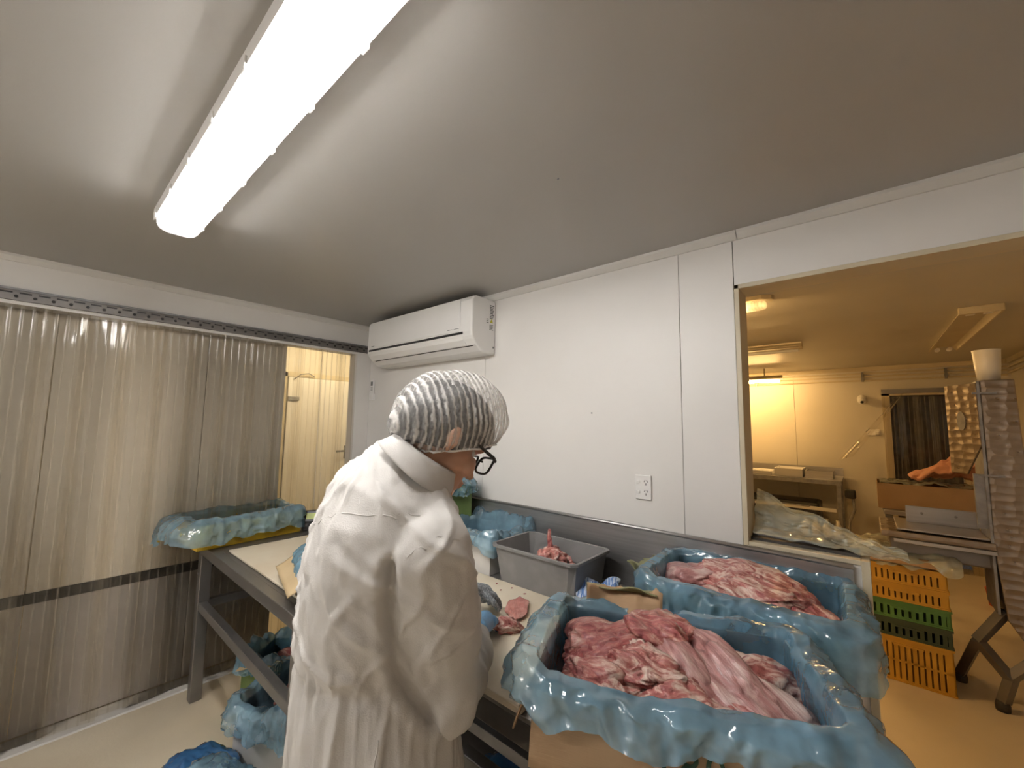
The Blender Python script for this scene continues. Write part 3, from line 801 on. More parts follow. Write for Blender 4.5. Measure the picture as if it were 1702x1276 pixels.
fm((.080, .05, .035), 31, 'meat_fat', (.15, -.105, .125), (.1, .2, -.5), 'ragged fatty strip at the near right corner of the front carton', fold=.45)
fm((.07, .055, .035), 33, 'meat', (-.19, .00, .135), (.2, -.1, .9), 'dark purple meat chunk against the left side of the front carton', fold=.4)
fm((.08, .05, .032), 35, 'meat_fat', (-.05, -.06, .178), (.2, .1, -.2), 'white-veined meat flap in the middle of the front pile', fold=.5)
fm((.07, .045, .03), 37, 'meat_fat', (.10, .09, .165), (.1, .3, .8), 'torn fatty piece behind the silvery shank in the front pile', fold=.5)
fm((.075, .045, .032), 9, 'meat', (-.03, .03, .215), (.3, .2, -.3), 'small pink tendon end on top of the front pile', fold=.25)

# ---- back carton
BB = (-.335, 1.595, BZ + .003); bw, bdp, bh = .53, .39, .205
t = thing('meat_carton', 'olive green carton with blue liner of meat against the splashback', 'carton', BB, math.radians(4))
carton(t, bw, bdp, bh, 'card_olive')
flap(t, 'carton_flap', (-.270, -.15, .195), (-.270, .17, .195), (-.085, 0, .02), 'card_olive', seed=2, wav=.025, torn=.25)
def bside(p, n):
    r = max(0, n.x); f = max(0, -n.y); b = max(0, n.y)
    return (.006 * r + .01 * f - .035 * b, .03 * r + .02 * f - .06 * b, .012 * max(0, -n.x))
liner(bw, bdp, bh, 4, hem=.08, flare=.03, puff=.015, side=bside).build('plastic_liner', 'film_blue', t, smooth=True)
B((-.24, -.17, .006), (.24, .17, .13)).build('packed_meat', 'meat', t, bevel=.03)
bM = Matrix.Translation(BB) @ Matrix.Rotation(math.radians(4), 4, 'Z')
G2 = 'cuts of meat in the back carton'
def bmt(size, seed, mat, lp, rot, label, **k): return meat('meat_cut', size, seed, mat, bM @ V(lp), rot, label, G2, **k)
bmt((.185, .135, .055), 21, 'meat_fat', (.035, .0, .185), (.1, .05, -.25), 'large marbled shoulder of meat in the back carton')
bmt((.13, .085, .045), 22, 'meat_skin', (-.16, .04, .185), (0, -.15, .6), 'silver-skinned meat cut at the left of the back carton', fold=.15)
bmt((.11, .08, .04), 23, 'meat', (.17, -.06, .165), (0, .15, -.5), 'dark red meat end at the right of the back carton')
bmt((.12, .07, .04), 24, 'meat_fat', (-.10, -.11, .165), (-.1, 0, 0), 'streaky meat strip at the near edge of the back carton')

# ---- white carton with blue liner behind the worker
t = thing('white_carton', 'white cardboard carton with light blue liner left of the grey tub', 'carton', (-1.595, 1.635, BZ + .002), math.radians(0))
carton(t, .38, .30, .165, 'card_white')
def wside(p, n):
    c = (abs(n.x) * abs(n.y)) * 2
    return (.02 * c, .02 * max(0, n.x) + .03 * c, .02 * max(0, n.y) + .02 * c)
liner(.38, .30, .165, 7, hem=.035, flare=.018, puff=.022, side=wside, depth=.14).build('plastic_liner', 'film_blue2', t, smooth=True)
# tall green carton further along the wall
t = thing('green_carton', 'green carton with blue liner standing on the table behind the worker', 'carton', (-1.95, 1.62, .872), math.radians(-6))
carton(t, .30, .24, .37, 'card_green')
liner(.30, .24, .37, 9, hem=.05, flare=.02, puff=.02).build('plastic_liner', 'film_blue2', t, smooth=True)

# ---- grey tub with trimmings
t = thing('grey_tub', 'grey plastic tub holding meat trimmings on the workbench', 'tub', (-1.118, 1.575, BZ + .001))
def ringp(w, d, z, r=.025, n=40):
    return [(p.x, p.y, z) for p in (rrect(k / n, w, d, r)[0] for k in range(n))]
tb = MB()
rr = [ringp(.395, .245, 0), ringp(.440, .290, .165), ringp(.462, .312, .167), ringp(.462, .312, .180), ringp(.436, .286, .180), ringp(.432, .282, .165), ringp(.388, .238, .006)]
for r_ in rr: tb.v += r_
for i in range(len(rr) - 1):
    for k in range(40): tb.f.append((i * 40 + k, i * 40 + (k + 1) % 40, (i + 1) * 40 + (k + 1) % 40, (i + 1) * 40 + k))
tb.f.append(tuple(range(39, -1, -1))); tb.f.append(tuple((len(rr) - 1) * 40 + k for k in range(40)))
tb.build('tub_body', 'grey_plastic', t, bevel=.002)
meat('packed_trimmings', (.11, .075, .035), 61, 'meat_pink', (.035, .02, .045), (0, 0, .2), '', None, sub=4, parent=t)
rnd = random.Random(5)
TG = 'meat trimmings in the grey tub'
for k in range(26):
    a = rnd.uniform(0, 2 * pi); r = rnd.uniform(0, .085 - .002 * k); h = .080 + (k // 7) * .017
    cx, cy = -1.115 + r * math.cos(a) * 1.3, 1.595 + r * math.sin(a) * .85
    n = 9; path = []; ph = rnd.uniform(0, 6); cur = rnd.uniform(.6, 1.6)
    for i in range(n):
        s = i / (n - 1) - .5
        path.append((.085 * s + .012 * math.sin(ph + i), .035 * math.sin(cur * 3 * s + ph), .012 * math.cos(ph + i * .8)))
    rad = [.006 + .008 * math.sin(pi * (i + .5) / n) for i in range(n)]
    ob = MB().tube(path, rad, 8).build('meat_trimming', 'meat_pink' if k % 2 else 'meat_fat', None, smooth=True)
    ob.location = (cx, cy, BZ + .01 + h); ob.rotation_euler = (rnd.uniform(-.3, .3), rnd.uniform(-.3, .3), rnd.uniform(0, 6))
    tag(ob, 'curled strip of meat trimming heaped in the grey tub', 'meat', TG)
ob = MB().tube([(0, 0, 0), (.002, .002, .04), (-.004, .0, .08), (-.002, .002, .11)], [.014, .013, .010, .007], 10).build('meat_trimming', 'meat', None, smooth=True)
ob.location = (-1.15, 1.62, BZ + .13); tag(ob, 'upright dark strip of meat standing in the grey tub', 'meat')

# ---- blue wipe between tub and carton
def wipe(u, v):
    return (u * .17 + .012 * nz((u * 4, v * 4, 1)), v * .14, .035 + .05 * u * (1 - v) + .03 * nz((u * 3, v * 3, 5)) + .012 * nz((u * 9, v * 9, 2)))
ob = MB().grid(wipe, 24, 20).build('cleaning_cloth', 'cloth_blue', None, smooth=True, solid=.003)
ob.location = (-.885, 1.43, BZ + .01); ob.rotation_euler = (.25, -.2, .35)
tag(ob, 'blue and white striped cleaning cloth beside the grey tub', 'cloth')

# ---- scraps on the board
rnd = random.Random(11)
for (x, y) in ((-1.28, 1.40), (-1.22, 1.36), (-1.20, 1.41), (-1.12, 1.40), (-1.0, 1.22), (-.86, 1.10), (-.84, 1.12), (-.80, 1.05), (-.95, 1.30), (-.98, 1.18)):
    ob = ell((0, 0, 0), (rnd.uniform(.004, .009), rnd.uniform(.003, .005), .002), n=8).build('meat_scrap', 'meat', None, smooth=True)
    ob.location = (x, y, BZ + .0225); ob.rotation_euler = (0, 0, rnd.uniform(0, 3)); tag(ob, 'tiny dark scrap of meat on the cream cutting board', 'scrap', 'meat scraps on the cutting board')

# ---- yellow tray with blue film on the left table
t = thing('lined_tray', 'yellow plastic tray wrapped in a blue plastic liner on the table end', 'tray', (-3.05, .915, TZ + .001), math.radians(5))
tw, td, th = .36, .57, .135
B((-tw / 2, -td / 2, 0), (tw / 2, td / 2, .005)).build('tray_base', 'yellow_plastic', t)
for a, b in (((-tw / 2, -td / 2, .005), (tw / 2, -td / 2 + .006, th)), ((-tw / 2, td / 2 - .006, .005), (tw / 2, td / 2, th)), ((-tw / 2, -td / 2 + .006, .005), (-tw / 2 + .006, td / 2 - .006, th)), ((tw / 2 - .006, -td / 2 + .006, .005), (tw / 2, td / 2 - .006, th))):
    B(a, b).build('tray_side', 'yellow_plastic', t)
def tside(p, n): return (.08 * max(0, -n.y) + .01 * max(0, n.x), .0, .012 * max(0, n.x))
liner(tw, td, th, 12, hem=.105, flare=.022, puff=.018, depth=.115, side=tside).build('plastic_liner', 'film_blue2', t, smooth=True)

# ---- bench scale on the left table
t = thing('bench_scale', 'black bench scale with a yellow-green display on the left table', 'scale', (-2.985, 1.455, TZ + .001), math.radians(58))
B((-.16, -.15, 0), (.16, .15, .045)).build('scale_body', 'black_plastic', t, bevel=.008)
B((-.15, -.14, .05), (.15, .14, .058)).build('scale_pan', 'steel', t, bevel=.003)
MB().prism([(-.15, .0), (-.20, .0), (-.20, .06), (-.165, .125), (-.15, .125)], 'x', -.15, .15).build('scale_console', 'black_plastic', t, bevel=.006)
mm = Matrix.Translation((0, -.185, .09)) @ Matrix.Rotation(-.48, 4, 'X')
MB().box((-.125, -.004, -.02), (-.045, .004, .02), mm).build('display', 'lcd', t)
bt = MB()
for a in range(4):
    for c in range(3): bt.box((-.02 + a * .03, -.004, -.022 + c * .016), (.0 + a * .03, .004, -.012 + c * .016), mm)
bt.build('keypad', 'galv', t)

# ---- open carton with flap behind the worker, on the left table
t = thing('open_carton', 'open brown carton with a raised flap and blue liner half hidden behind the worker', 'carton', (-1.84, .98, TZ + .014), math.radians(-14))
carton(t, .40, .30, .10, 'card_light')
flap(t, 'carton_flap', (-.2, -.15, .10), (-.2, .15, .10), (-.12, 0, -.04), 'card_light', seed=4, wav=.006)
flap(t, 'carton_flap', (-.2, -.152, .10), (.2, -.152, .10), (-.02, -.10, -.06), 'card_light', seed=6, wav=.006)
liner(.40, .30, .10, 15, hem=.04, flare=.02, puff=.02, depth=.07).build('plastic_liner', 'film_blue', t, smooth=True)

# ---- things under the left table
t = thing('floor_carton', 'green and tan carton with torn flap and blue film under the table', 'carton', (-2.62, 1.12, .001), math.radians(38))
carton(t, .44, .30, .24, 'card_green')
B((-.222, -.148, .002), (-.220, .148, .238)).build('carton_end', 'card_light', t)
flap(t, 'carton_flap', (-.2, -.152, .24), (.2, -.152, .24), (0, -.06, .04), 'card_light', seed=8, wav=.025, torn=.4)
liner(.44, .30, .24, 18, hem=.030, flare=.015, puff=.05, amp=1.4).build('plastic_liner', 'film_blue', t, smooth=True)
meat('meat_cut', (.13, .09, .05), 41, 'meat', (-2.60, 1.13, .20), (0, 0, .5), 'dark meat inside the green carton under the table', None, sub=4)
t = thing('floor_carton', 'white printed carton with blue film and red meat under the left table front', 'carton', (-2.10, .98, .001), math.radians(28))
carton(t, .50, .36, .30, 'card_white')
liner(.50, .36, .30, 19, hem=.085, flare=.03, puff=.03, amp=1.4).build('plastic_liner', 'film_blue2', t, smooth=True)
pb = MB()
for k in range(3): pb.box((-.2515, .02 - k * .05, .12), (-.2505, .05 - k * .05, .18))
pb.build('printed_mark', 'ink', t)
meat('meat_cut', (.16, .11, .06), 42, 'meat_pink', (-2.10, .97, .26), (0, .1, .3), 'raw red meat in the white carton under the left table', None, sub=4)
def bag(name, loc, size, seed, mat, label):
    bm = bmesh.new(); bmesh.ops.create_icosphere(bm, subdivisions=5, radius=1.0); o = seed * 3.3
    for v in bm.verts:
        c = v.co.copy(); s = 1 + .22 * nz(c, 1.5, o) + .16 * (1 - abs(nz(c, 3.2, o)) * 3) * .4 + .05 * nz(c, 9, o)
        p = V((c.x * size[0], c.y * size[1], c.z * size[2])) * s
        p.z = max(p.z, -size[2] * .8 + .004 * nz(c, 5))
        v.co = p
    me = bpy.data.meshes.new(name); bm.to_mesh(me); bm.free(); me.materials.append(M[mat])
    o_ = link(name, me, None, smooth=True); o_.location = loc
    return tag(o_, label, 'bag')
bag('plastic_bag', (-2.22, .56, .082), (.16, .14, .10), 3, 'film_deep', 'crumpled bright blue plastic bag on the floor at the bottom left')
bag('plastic_bag', (-1.95, .55, .122), (.20, .15, .15), 5, 'film_blue2', 'pale blue plastic bag on the floor beside the worker')
bag('plastic_bag', (-1.00, 1.25, .262), (.22, .18, .10), 8, 'film_deep', 'dark blue plastic bag on the shelf under the workbench')

# ================================================================== NEXT ROOM
def crate(w, d, h, mat, loc, rz, label, slots=12):
    t = thing('plastic_crate', label, 'crate', loc, rz, 'stacked plastic crates by the bandsaw')
    B((-w / 2 + .004, -d / 2 + .004, .004), (w / 2 - .004, d / 2 - .004, .012)).build('crate_base', mat, t)
    for side in range(4):
        L = w if side % 2 == 0 else d; off = (d if side % 2 == 0 else w) / 2
        m = MB(); th = .006
        x0, x1 = -L / 2, L / 2
        rows = [(.0, .018)] + ([(h * .45, h * .45 + .012)] if h > .18 else []) + [(h - .038, h)]
        hz = (-.055, .055)
        for a, b in rows: m.box((x0, 0, a), (x1, th, b))
        m.box((x0 - .003, -.006, h - .012), (x1 + .003, th, h)); m.box((x0 - .002, -.004, 0), (x1 + .002, th, .010))
        m.box((hz[0] - .015, -.005, h - .05), (hz[1] + .015, 0, h - .038))
        n = slots; lo, hi = .018, h - .038
        for k in range(n + 1):
            c = x0 + L * k / n; wd_ = .010 if 0 < k < n else .02
            m.box((max(x0, c - wd_), 0, lo), (min(x1, c + wd_), th, hi))
        mm = Matrix.Rotation(side * pi / 2, 4, 'Z') @ Matrix.Translation((0, -off, 0))
        m.v = [tuple(mm @ V(p)) for p in m.v]
        o = m.build('crate_side', mat, t)
    return t
cz = 0.002
for h, mat, lab, sl in ((.270, 'crate_yellow', 'deep yellow slotted crate at the bottom of the stack on the floor', 14), (.112, 'crate_dark', 'blackish green crate second from the bottom of the stack', 12),
                    (.112, 'crate_green', 'green crate in the middle of the stack', 12), (.108, 'crate_yellow', 'yellow crate second from the top of the stack', 14), (.115, 'crate_yellow', 'topmost orange-yellow crate of the stack under the flat carton', 14)):
    crate(.40, .58, h, mat, (.135 + random.uniform(-.004, .004), 4.03, cz), random.uniform(-.01, .01), lab, sl); cz += h + .001
t = thing('flat_carton', 'low brown carton lying on top of the crate stack', 'carton', (.12, 4.02, cz), .02)
carton(t, .38, .52, .055, 'card')
flap(t, 'carton_flap', (-.18, -.262, .055), (.18, -.262, .055), (0, -.03, -.045), 'card', seed=3, wav=.006)

def sheet(name, fn, nu, nv, mat, label):
    o = MB().grid(fn, nu, nv).build(name, mat, None, smooth=True)
    return tag(o, label, 'plastic film')
def f1(u, v):
    x = -.355 + u * .44
    top = 1.35 - .17 * u ** .8 + .025 * nz((u * 6, 1, 0)) 
    z0 = 1.195 - .02 * u
    z = z0 + (top - z0) * v + .012 * nz((u * 9, v * 5, 2))
    y = W + .055 + .10 * v + .05 * nz((u * 4, v * 3, 7)) + .022 * abs(nz((u * 14, v * 9, 3))) + .010 * nz((u * 30, v * 24, 3)) - .10 * (1 - v) * max(0, u - .75) 
    if v < .2: y -= (.2 - v) * .2
    y = max(y, W + .03)
    return (x, y, z)
sheet('plastic_sheet', f1, 70, 36, 'film_clear', 'crumpled clear plastic sheet bunched on the opening sill')
def f2(u, v):
    x = -.16 + u * .56; y = 3.70 + v * .5
    z = cz + .085 + .035 * nz((u * 4, v * 4, 1)) + .02 * nz((u * 11, v * 11, 1))
    if v < .3: z -= (.3 - v) * (.28 + .2 * nz((u * 5, 2, 2))); y = 3.72 + .03 * nz((u * 6, v * 4, 4)) + v * .15
    return (x, y, z)
sheet('plastic_sheet', f2, 50, 36, 'film_clear', 'clear plastic sheet hanging over the carton on the crate stack')

# bandsaw
t = thing('bandsaw', 'stainless steel butcher bandsaw with open upper door and sliding table', 'bandsaw', (.50, 3.72, 0))
MB().prism([(.035, 1.905), (.175, 1.905), (.185, 1.40), (.34, 1.20), (.40, .95), (.42, .30), (.20, .26), (.06, .52), (.03, .95), (.035, 1.25)], 'y', .0, .28).build('frame', 'turned', t, bevel=.006)
B((.022, -.006, .55), (.034, .27, 1.90)).build('door_edge', 'galv', t)
dr = MB().prism([(0, .36), (.235, .36), (.235, -.20), (.115, -.20), (0, -.02)], 'y', 0, .012)
do = dr.build('upper_door', 'turned', t, bevel=.003); do.matrix_local = Matrix.Translation((.028, .0, 1.53)) @ Matrix.Rotation(math.radians(118), 4, 'Z')
lg = MB(); n = 20
lg.prism([(.12 + .032 * math.cos(2 * pi * k / n), .13 + .06 * math.sin(2 * pi * k / n)) for k in range(n)], 'y', .013, .0155)
o = lg.build('oval_badge', 'galv', do)
for z in (1.82, 1.33): MB().box((.0, -.012, z), (.10, -.002, z + .012)).build('hinge', 'galv', t)
B((-.02, .02, 1.02), (.03, .05, 1.34)).build('blade_guide', 'galv', t)
B((-.46, -.02, .905), (.04, .50, .945)).build('table', 'turned', t, bevel=.004)
B((-.38, .0, .955), (.02, .44, .965)).build('sliding_plate', 'steel', t, bevel=.002)
B((-.32, .30, .965), (.02, .315, 1.075)).build('fence_plate', 'steel', t, bevel=.002)
for x in (-.24, -.08): MB().tube([(x, .299, 1.03), (x, .294, 1.03)], .008, 8).build('rivet', 'dark_steel', t)
B((-.40, -.03, .880), (.04, .0, .902)).build('table_edge', 'steel', t, bevel=.002)
B((-.42, .06, .78), (.03, .40, .90)).build('table_support', 'dark_steel', t, bevel=.01)
def bar(p0, p1, w=.05):
    return MB().tube([p0, p1], w * .62, 4).build('leg', 'dark_steel', t)
bar((.05, .05, .90), (.16, .05, .52)); bar((.16, .05, .52), (.19, .05, .36)); bar((.19, .05, .36), (.06, .05, .20)); bar((.06, .05, .56), (-.06, .05, .36)); bar((-.06, .05, .36), (.06, .05, .18))
bar((.06, .05, .20), (.02, .05, .05)); bar((.40, .22, .32), (.40, .22, .02)); bar((-.06, .05, .36), (-.12, .3, .05))
for x, y in ((.015, .05), (.40, .22), (-.12, .3)):
    MB().lathe([(.030, 0), (.032, .03), (.026, .055)], (x, y, .001), 12).build('foot', 'black_rubber', t, smooth=True)
bk = MB().lathe([(.048, 0), (.056, .09), (.062, .19), (.064, .195), (.058, .195), (.044, .01)], n=24).build('white_container', 'white_plastic', None, smooth=True)
bk.location = (.597, 3.86, 1.908); tag(bk, 'white plastic container standing on top of the bandsaw', 'container')

# pink cloth and carton on the cutting table behind the saw
t = thing('prep_table', 'low steel prep table carrying a carton of bagged meat beyond the crates', 'table', (.08, 4.95, 0))
B((0, 0, .86), (.85, .60, .90)).build('table_top', 'steel', t, bevel=.004)
for x in (.02, .79):
    for y in (.02, .54): B((x, y, 0), (x + .04, y + .04, .86)).build('leg', 'dark_steel', t)
t = thing('meat_carton', 'long brown carton of bagged meat on the far prep table', 'carton', (.42, 5.20, .902), 0)
carton(t, .74, .40, .22, 'card')
def f3(u, v):
    return (.07 + u * .70, 5.02 + v * .36, 1.125 + .03 * nz((u * 5, v * 4, 6)) + .025 * abs(nz((u * 13, v * 9, 2))))
sheet('plastic_sheet', f3, 50, 24, 'film_clear', 'clear plastic film over the carton on the far prep table')
def pk(u, v):
    x = .28 + u * .46; y = 5.05 + v * .3
    hgt = .02 + .33 * u ** 1.1 * math.sin(pi * min(1, .15 + v * .85)) + .035 * nz((u * 5, v * 4, 9)) + .02 * nz((u * 12, v * 8, 3))
    return (x, y, 1.16 + hgt)
ob = MB().grid(pk, 40, 30).build('pink_cloth', 'pink', None, smooth=True, solid=.02); tag(ob, 'salmon pink rubber apron heaped on the carton behind the bandsaw', 'apron')

# far counter with trays
t = thing('steel_counter', 'steel counter with lower shelf against the yellow-lit far wall', 'counter', (-1.95, 6.22, 0))
B((0, 0, .955), (1.70, .72, .985)).build('counter_top', 'steel', t, bevel=.003)
B((0, -.004, .935), (1.70, .02, .985)).build('counter_edge', 'galv', t)
B((0, .70, .985), (1.70, .72, 1.09)).build('upstand', 'steel', t)
for x in (0, 1.64):
    for y in (.02, .64): B((x + .01, y, 0), (x + .05, y + .04, .955)).build('leg', 'galv', t)
B((.05, .03, .30), (1.65, .68, .32)).build('lower_shelf', 'steel', t)
B((.8, .0, .62), (1.64, .03, .66)).build('shelf_rail', 'white_plastic', t)
def tray(loc, w, d, h, mat, label):
    t = thing('white_tray', label, 'tray', loc)
    B((-w / 2, -d / 2, 0), (w / 2, d / 2, .006)).build('tray_base', mat, t)
    for a, b in (((-w / 2, -d / 2, .006), (w / 2, -d / 2 + .008, h)), ((-w / 2, d / 2 - .008, .006), (w / 2, d / 2, h)), ((-w / 2, -d / 2 + .008, .006), (-w / 2 + .008, d / 2 - .008, h)), ((w / 2 - .008, -d / 2 + .008, .006), (w / 2, d / 2 - .008, h))):
        B(a, b).build('tray_wall', mat, t, bevel=.002)
tray((-.78, 6.50, .987), .30, .36, .10, 'white_plastic', 'white plastic tray at the middle of the far counter')
tray((-1.16, 6.48, .987), .40, .34, .05, 'white_plastic', 'low white tray at the left of the far counter')
tray((-.47, 6.52, .987), .28, .30, .085, 'steel', 'steel pan at the right end of the far counter')
t = thing('black_machine', 'black boxy machine under the far counter', 'machine', (-.85, 6.40, .322))
B((-.50, -.14, 0), (.38, .25, .38)).build('housing', 'black_plastic', t, bevel=.03)
B((-.46, -.146, .10), (.34, -.14, .30)).build('front_plate', 'trousers', t)
MB().tube([(-.40, -.15, .34), (-.40, -.19, .34), (.28, -.19, .34), (.28, -.15, .34)], .010, 8).build('bar_handle', 'galv', t)
for k in range(4):
    o = MB().lathe([(.04, 0), (.045, .02), (.045, .12), (.018, .17), (.018, .20), (.02, .21)], n=14).build('white_bottle', 'white_plastic', None, smooth=True)
    o.location = (-.62 + k * .105, 6.23, .322); tag(o, ['leftmost', 'second', 'third', 'rightmost'][k] + ' white bottle on the lower shelf of the far counter', 'bottle', 'white bottles on the counter shelf')
t = thing('spray_gun', 'black-headed hose gun hanging by the counter leg', 'spray gun', (-.17, 6.05, .56))
B((-.05, -.03, .26), (.05, .03, .36)).build('gun_head', 'black_plastic', t, bevel=.02)
MB().tube([(.02, 0, .27), (.03, 0, .14), (-.02, 0, 0), (-.04, 0, -.3), (-.02, 0, -.54)], .014, 8).build('gun_hose', 'galv', t, smooth=True)
bn = MB().lathe([(.10, 0), (.12, .26), (.125, .27), (.11, .27), (.09, .01)], n=20).build('red_bucket', 'red', None, smooth=True)
bn.location = (.86, 5.9, .001); bn.scale = (.8, .8, .55); tag(bn, 'red bucket on the floor behind the crate stack', 'bucket')

# fixtures of the next room
t = thing('bulkhead_light', 'lit yellow bulkhead light on the next room ceiling near the opening', 'light', (-.72, 2.86, H))
MB().prism([(-.30, -.06), (.28, -.06), (.33, -.03), (.34, 0), (.33, .03), (.28, .06), (-.30, .06)], 'z', -.028, 0).build('base', 'cream', t, bevel=.004)
MB().prism([(-.28, -.05), (.26, -.05), (.30, -.02), (.30, .02), (.26, .05), (-.28, .05)], 'z', -.075, -.028).build('lens', 'diffuser', t, bevel=.015, seg=3)
MB().tube([(-.25, 0, -.05), (.12, 0, -.05)], .014, 10).build('tube', 'warm_lit', t, smooth=True)
def batten(loc, L, lit, label, shades=True):
    t = thing('batten_light', label, 'light', loc)
    MB().prism([(-.035, 0), (.035, 0), (.028, -.05), (-.028, -.05)], 'x', -L / 2, L / 2).build('batten', 'cream', t)
    MB().prism([(-.10, -.045), (-.03, -.012), (.03, -.012), (.10, -.045), (.098, -.049), (.03, -.018), (-.03, -.018), (-.098, -.049)], 'x', -L / 2, L / 2).build('reflector', 'cream', t)
    if loc[2] < H - .05:
        for x in (-L / 3, L / 3): MB().tube([(x, 0, -.01), (x, 0, H - loc[2])], .008, 8).build('stem', 'cream', t)
    MB().tube([(-L / 2 + .03, 0, -.075), (L / 2 - .03, 0, -.075)], .015, 10).build('tube', 'warm_lit2' if lit else 'white_plastic', t, smooth=True)
batten((-1.02, 4.60, H - .001), 1.22, False, 'unlit fluorescent batten in the middle of the next room ceiling')
batten((-1.42, 6.45, H - .10), 1.22, True, 'glowing fluorescent batten above the far counter')
t = thing('troffer_light', 'unlit empty twin tube light fitting on the next room ceiling right', 'light', (.60, 4.78, H))
MB().prism([(-.075, 0), (.075, 0), (.10, -.045), (.088, -.045), (.066, -.008), (-.066, -.008), (-.088, -.045), (-.10, -.045)], 'y', -.88, .86).build('housing', 'cream', t)
MB().box((-.10, -.89, -.046), (.10, -.86, 0)).build('end_plate', 'cream', t, bevel=.004)
for x in (-.04, .04):
    MB().box((x - .02, -.86, -.044), (x + .02, -.80, -.008)).build('lamp_holder', 'white_plastic', t, bevel=.003)
    MB().tube([(x, .80, -.035), (x, .86, -.035)], .018, 10).build('lamp_holder', 'white_plastic', t)

# pipes along the far wall and the right wall
t = thing('wall_conduits', 'three thin conduits clipped along the top of the far wall', 'conduit', (0, Y2, 0))
for k, z in enumerate((2.315, 2.275, 2.225)):
    MB().tube([(X2L, -.02, z), (X2R - .03, -.02, z)], .011, 6).build('pipe', 'cream', t)
for x in (-1.2, .0, .75): MB().box((x - .012, -.036, 2.21), (x + .012, 0, 2.335)).build('pipe_clip', 'dark_steel', t)
t = thing('wall_conduits', 'two conduits clipped along the top of the right hand wall', 'conduit', (X2R, 0, 0))
for k, z in enumerate((2.31, 2.25)):
    MB().tube([(-.02, W + .3, z), (-.02, Y2 - .04, z)], .014, 6).build('pipe', 'cream', t)
# camera and switch on far wall
t = thing('security_camera', 'small white dome camera on the far wall under the conduits', 'camera', (-.02, Y2, 1.93))
MB().lathe([(.05, 0), (.05, .03), (.03, .05)], n=16).build('mount', 'white_plastic', t, smooth=True).matrix_local = Matrix.Translation((0, 0, .06)) @ Matrix.Rotation(pi / 2, 4, 'X')
ell((0, -.07, .03), (.045, .045, .045), n=16).build('dome', 'white_plastic', t, smooth=True)
ell((0, -.112, .012), (.018, .012, .018), n=10).build('lens', 'black_plastic', t, smooth=True)
t = thing('wall_switch', 'white wall switch with a plug left of the dark doorway', 'switch', (.07, Y2, 1.52))
B((-.06, -.012, 0), (.06, 0, .08)).build('plate', 'white_plastic', t, bevel=.004)
B((.015, -.05, .01), (.055, -.012, .055)).build('plug', 'white_plastic', t, bevel=.006)
t = thing('strip_curtain', 'clear strip curtain in the dark doorway of the far wall', 'strip curtain', (.53, Y2 - .045, 0))
B((-.36, -.012, 2.045), (.37, .0, 2.10)).build('rail', 'dark_steel', t)
for i in range(5):
    m = sm_[(i + 3) % 8]
    o = link('strip', m, t); o.location = (-.26 + i * .14, -.012 if i % 2 else -.022, -.12); o.rotation_euler = (0, 0, pi / 2); o.scale = (1, .95, .96)
def f4(u, v):
    a = V((.34, Y2 - .06, 2.02)); b = V((-.22, Y2 - .12, 1.22))
    p = a.lerp(b, v); 
    return (p.x + (u - .5) * .13 * (.6 + .6 * v), p.y - .03 * math.sin(v * 3) - .02 * nz((u * 4, v * 5, 1)), p.z + (u - .5) * .06 + .05 * v * (v - 1))
ob = MB().grid(f4, 12, 30).build('loose_strip', 'strip', None, smooth=True); tag(ob, 'loose plastic strip pulled aside from the far doorway', 'plastic strip')

# tube in the passage behind the strip curtain
t = thing('passage_light', 'warm fluorescent batten on the passage ceiling behind the strips', 'light', (-4.15, 2.25, 2.55))
MB().prism([(-.035, 0), (.035, 0), (.028, -.05), (-.028, -.05)], 'y', -.60, .60).build('batten', 'white_plastic', t)
MB().tube([(0, -.57, -.075), (0, .57, -.075)], .015, 10).build('tube', 'corr_lit', t, smooth=True)

# ================================================================== THE WORKER
P_F = V((.35, .937, 0)); P_R = V((.937, -.35, 0))
shR = V((-.665, .535, 1.355)); elR = V((-.732, .642, 1.035)); wrR = V((-.900, .905, .990)); hdR = V((-.995, 1.035, .945))
shL = V((-.985, .65, 1.35)); elL = V((-1.10, .86, 1.06)); wrL = V((-1.135, 1.07, 1.0)); hdL = V((-1.13, 1.175, .955))
person = thing('person', 'person in white coat, hairnet and glasses bending over the cutting board', 'person', (-.88, .55, 0))
OFF = Matrix.Translation((.88, -.55, 0))
def shift(o): o.matrix_local = OFF; return o

# head frame: x right, y towards the face, z crown
HC = V((-.750, .630, 1.568))
HR = (Matrix.Rotation(math.radians(-15), 3, 'Z') @ Matrix.Rotation(math.radians(-34), 3, 'X'))
def hp(x, y, z): return HC + HR @ V((x, y, z))
def hell(c, r, n=20): return ell(hp(*c), r, HR, n)
parts = [hell((0, -.015, .03), (.076, .097, .090), 24), hell((0, .035, -.040), (.062, .058, .072)), hell((0, .045, -.080), (.047, .047, .040)), hell((0, .078, -.100), (.020, .018, .018), 12),
         hell((0, .099, -.022), (.010, .014, .026), 12), hell((0, .108, -.040), (.015, .014, .011), 12), hell((0, .093, -.066), (.022, .012, .006), 12), hell((0, .091, -.077), (.019, .012, .007), 12),
         hell((0, .085, .020), (.052, .014, .012), 12), hell((.040, .070, -.035), (.024, .020, .024), 12), hell((-.040, .070, -.035), (.024, .020, .024), 12)]
for s in (-1, 1):
    parts += [hell((s * .080, -.012, -.005), (.009, .020, .031), 12), hell((s * .079, -.012, -.030), (.007, .012, .012), 10)]
nb = V((-.795, .575, 1.465))
parts += [cap(hp(0, -.035, -.045), nb, .054, .060, 18), cap(nb, (-.865, .535, 1.33), .070, .10), cap((-.865, .535, 1.33), (-.875, .545, 1.0), .11, .12),
          cap(shR, nb - V((0, 0, .05)), .05, .06), cap(shL, nb - V((0, 0, .05)), .05, .06)]
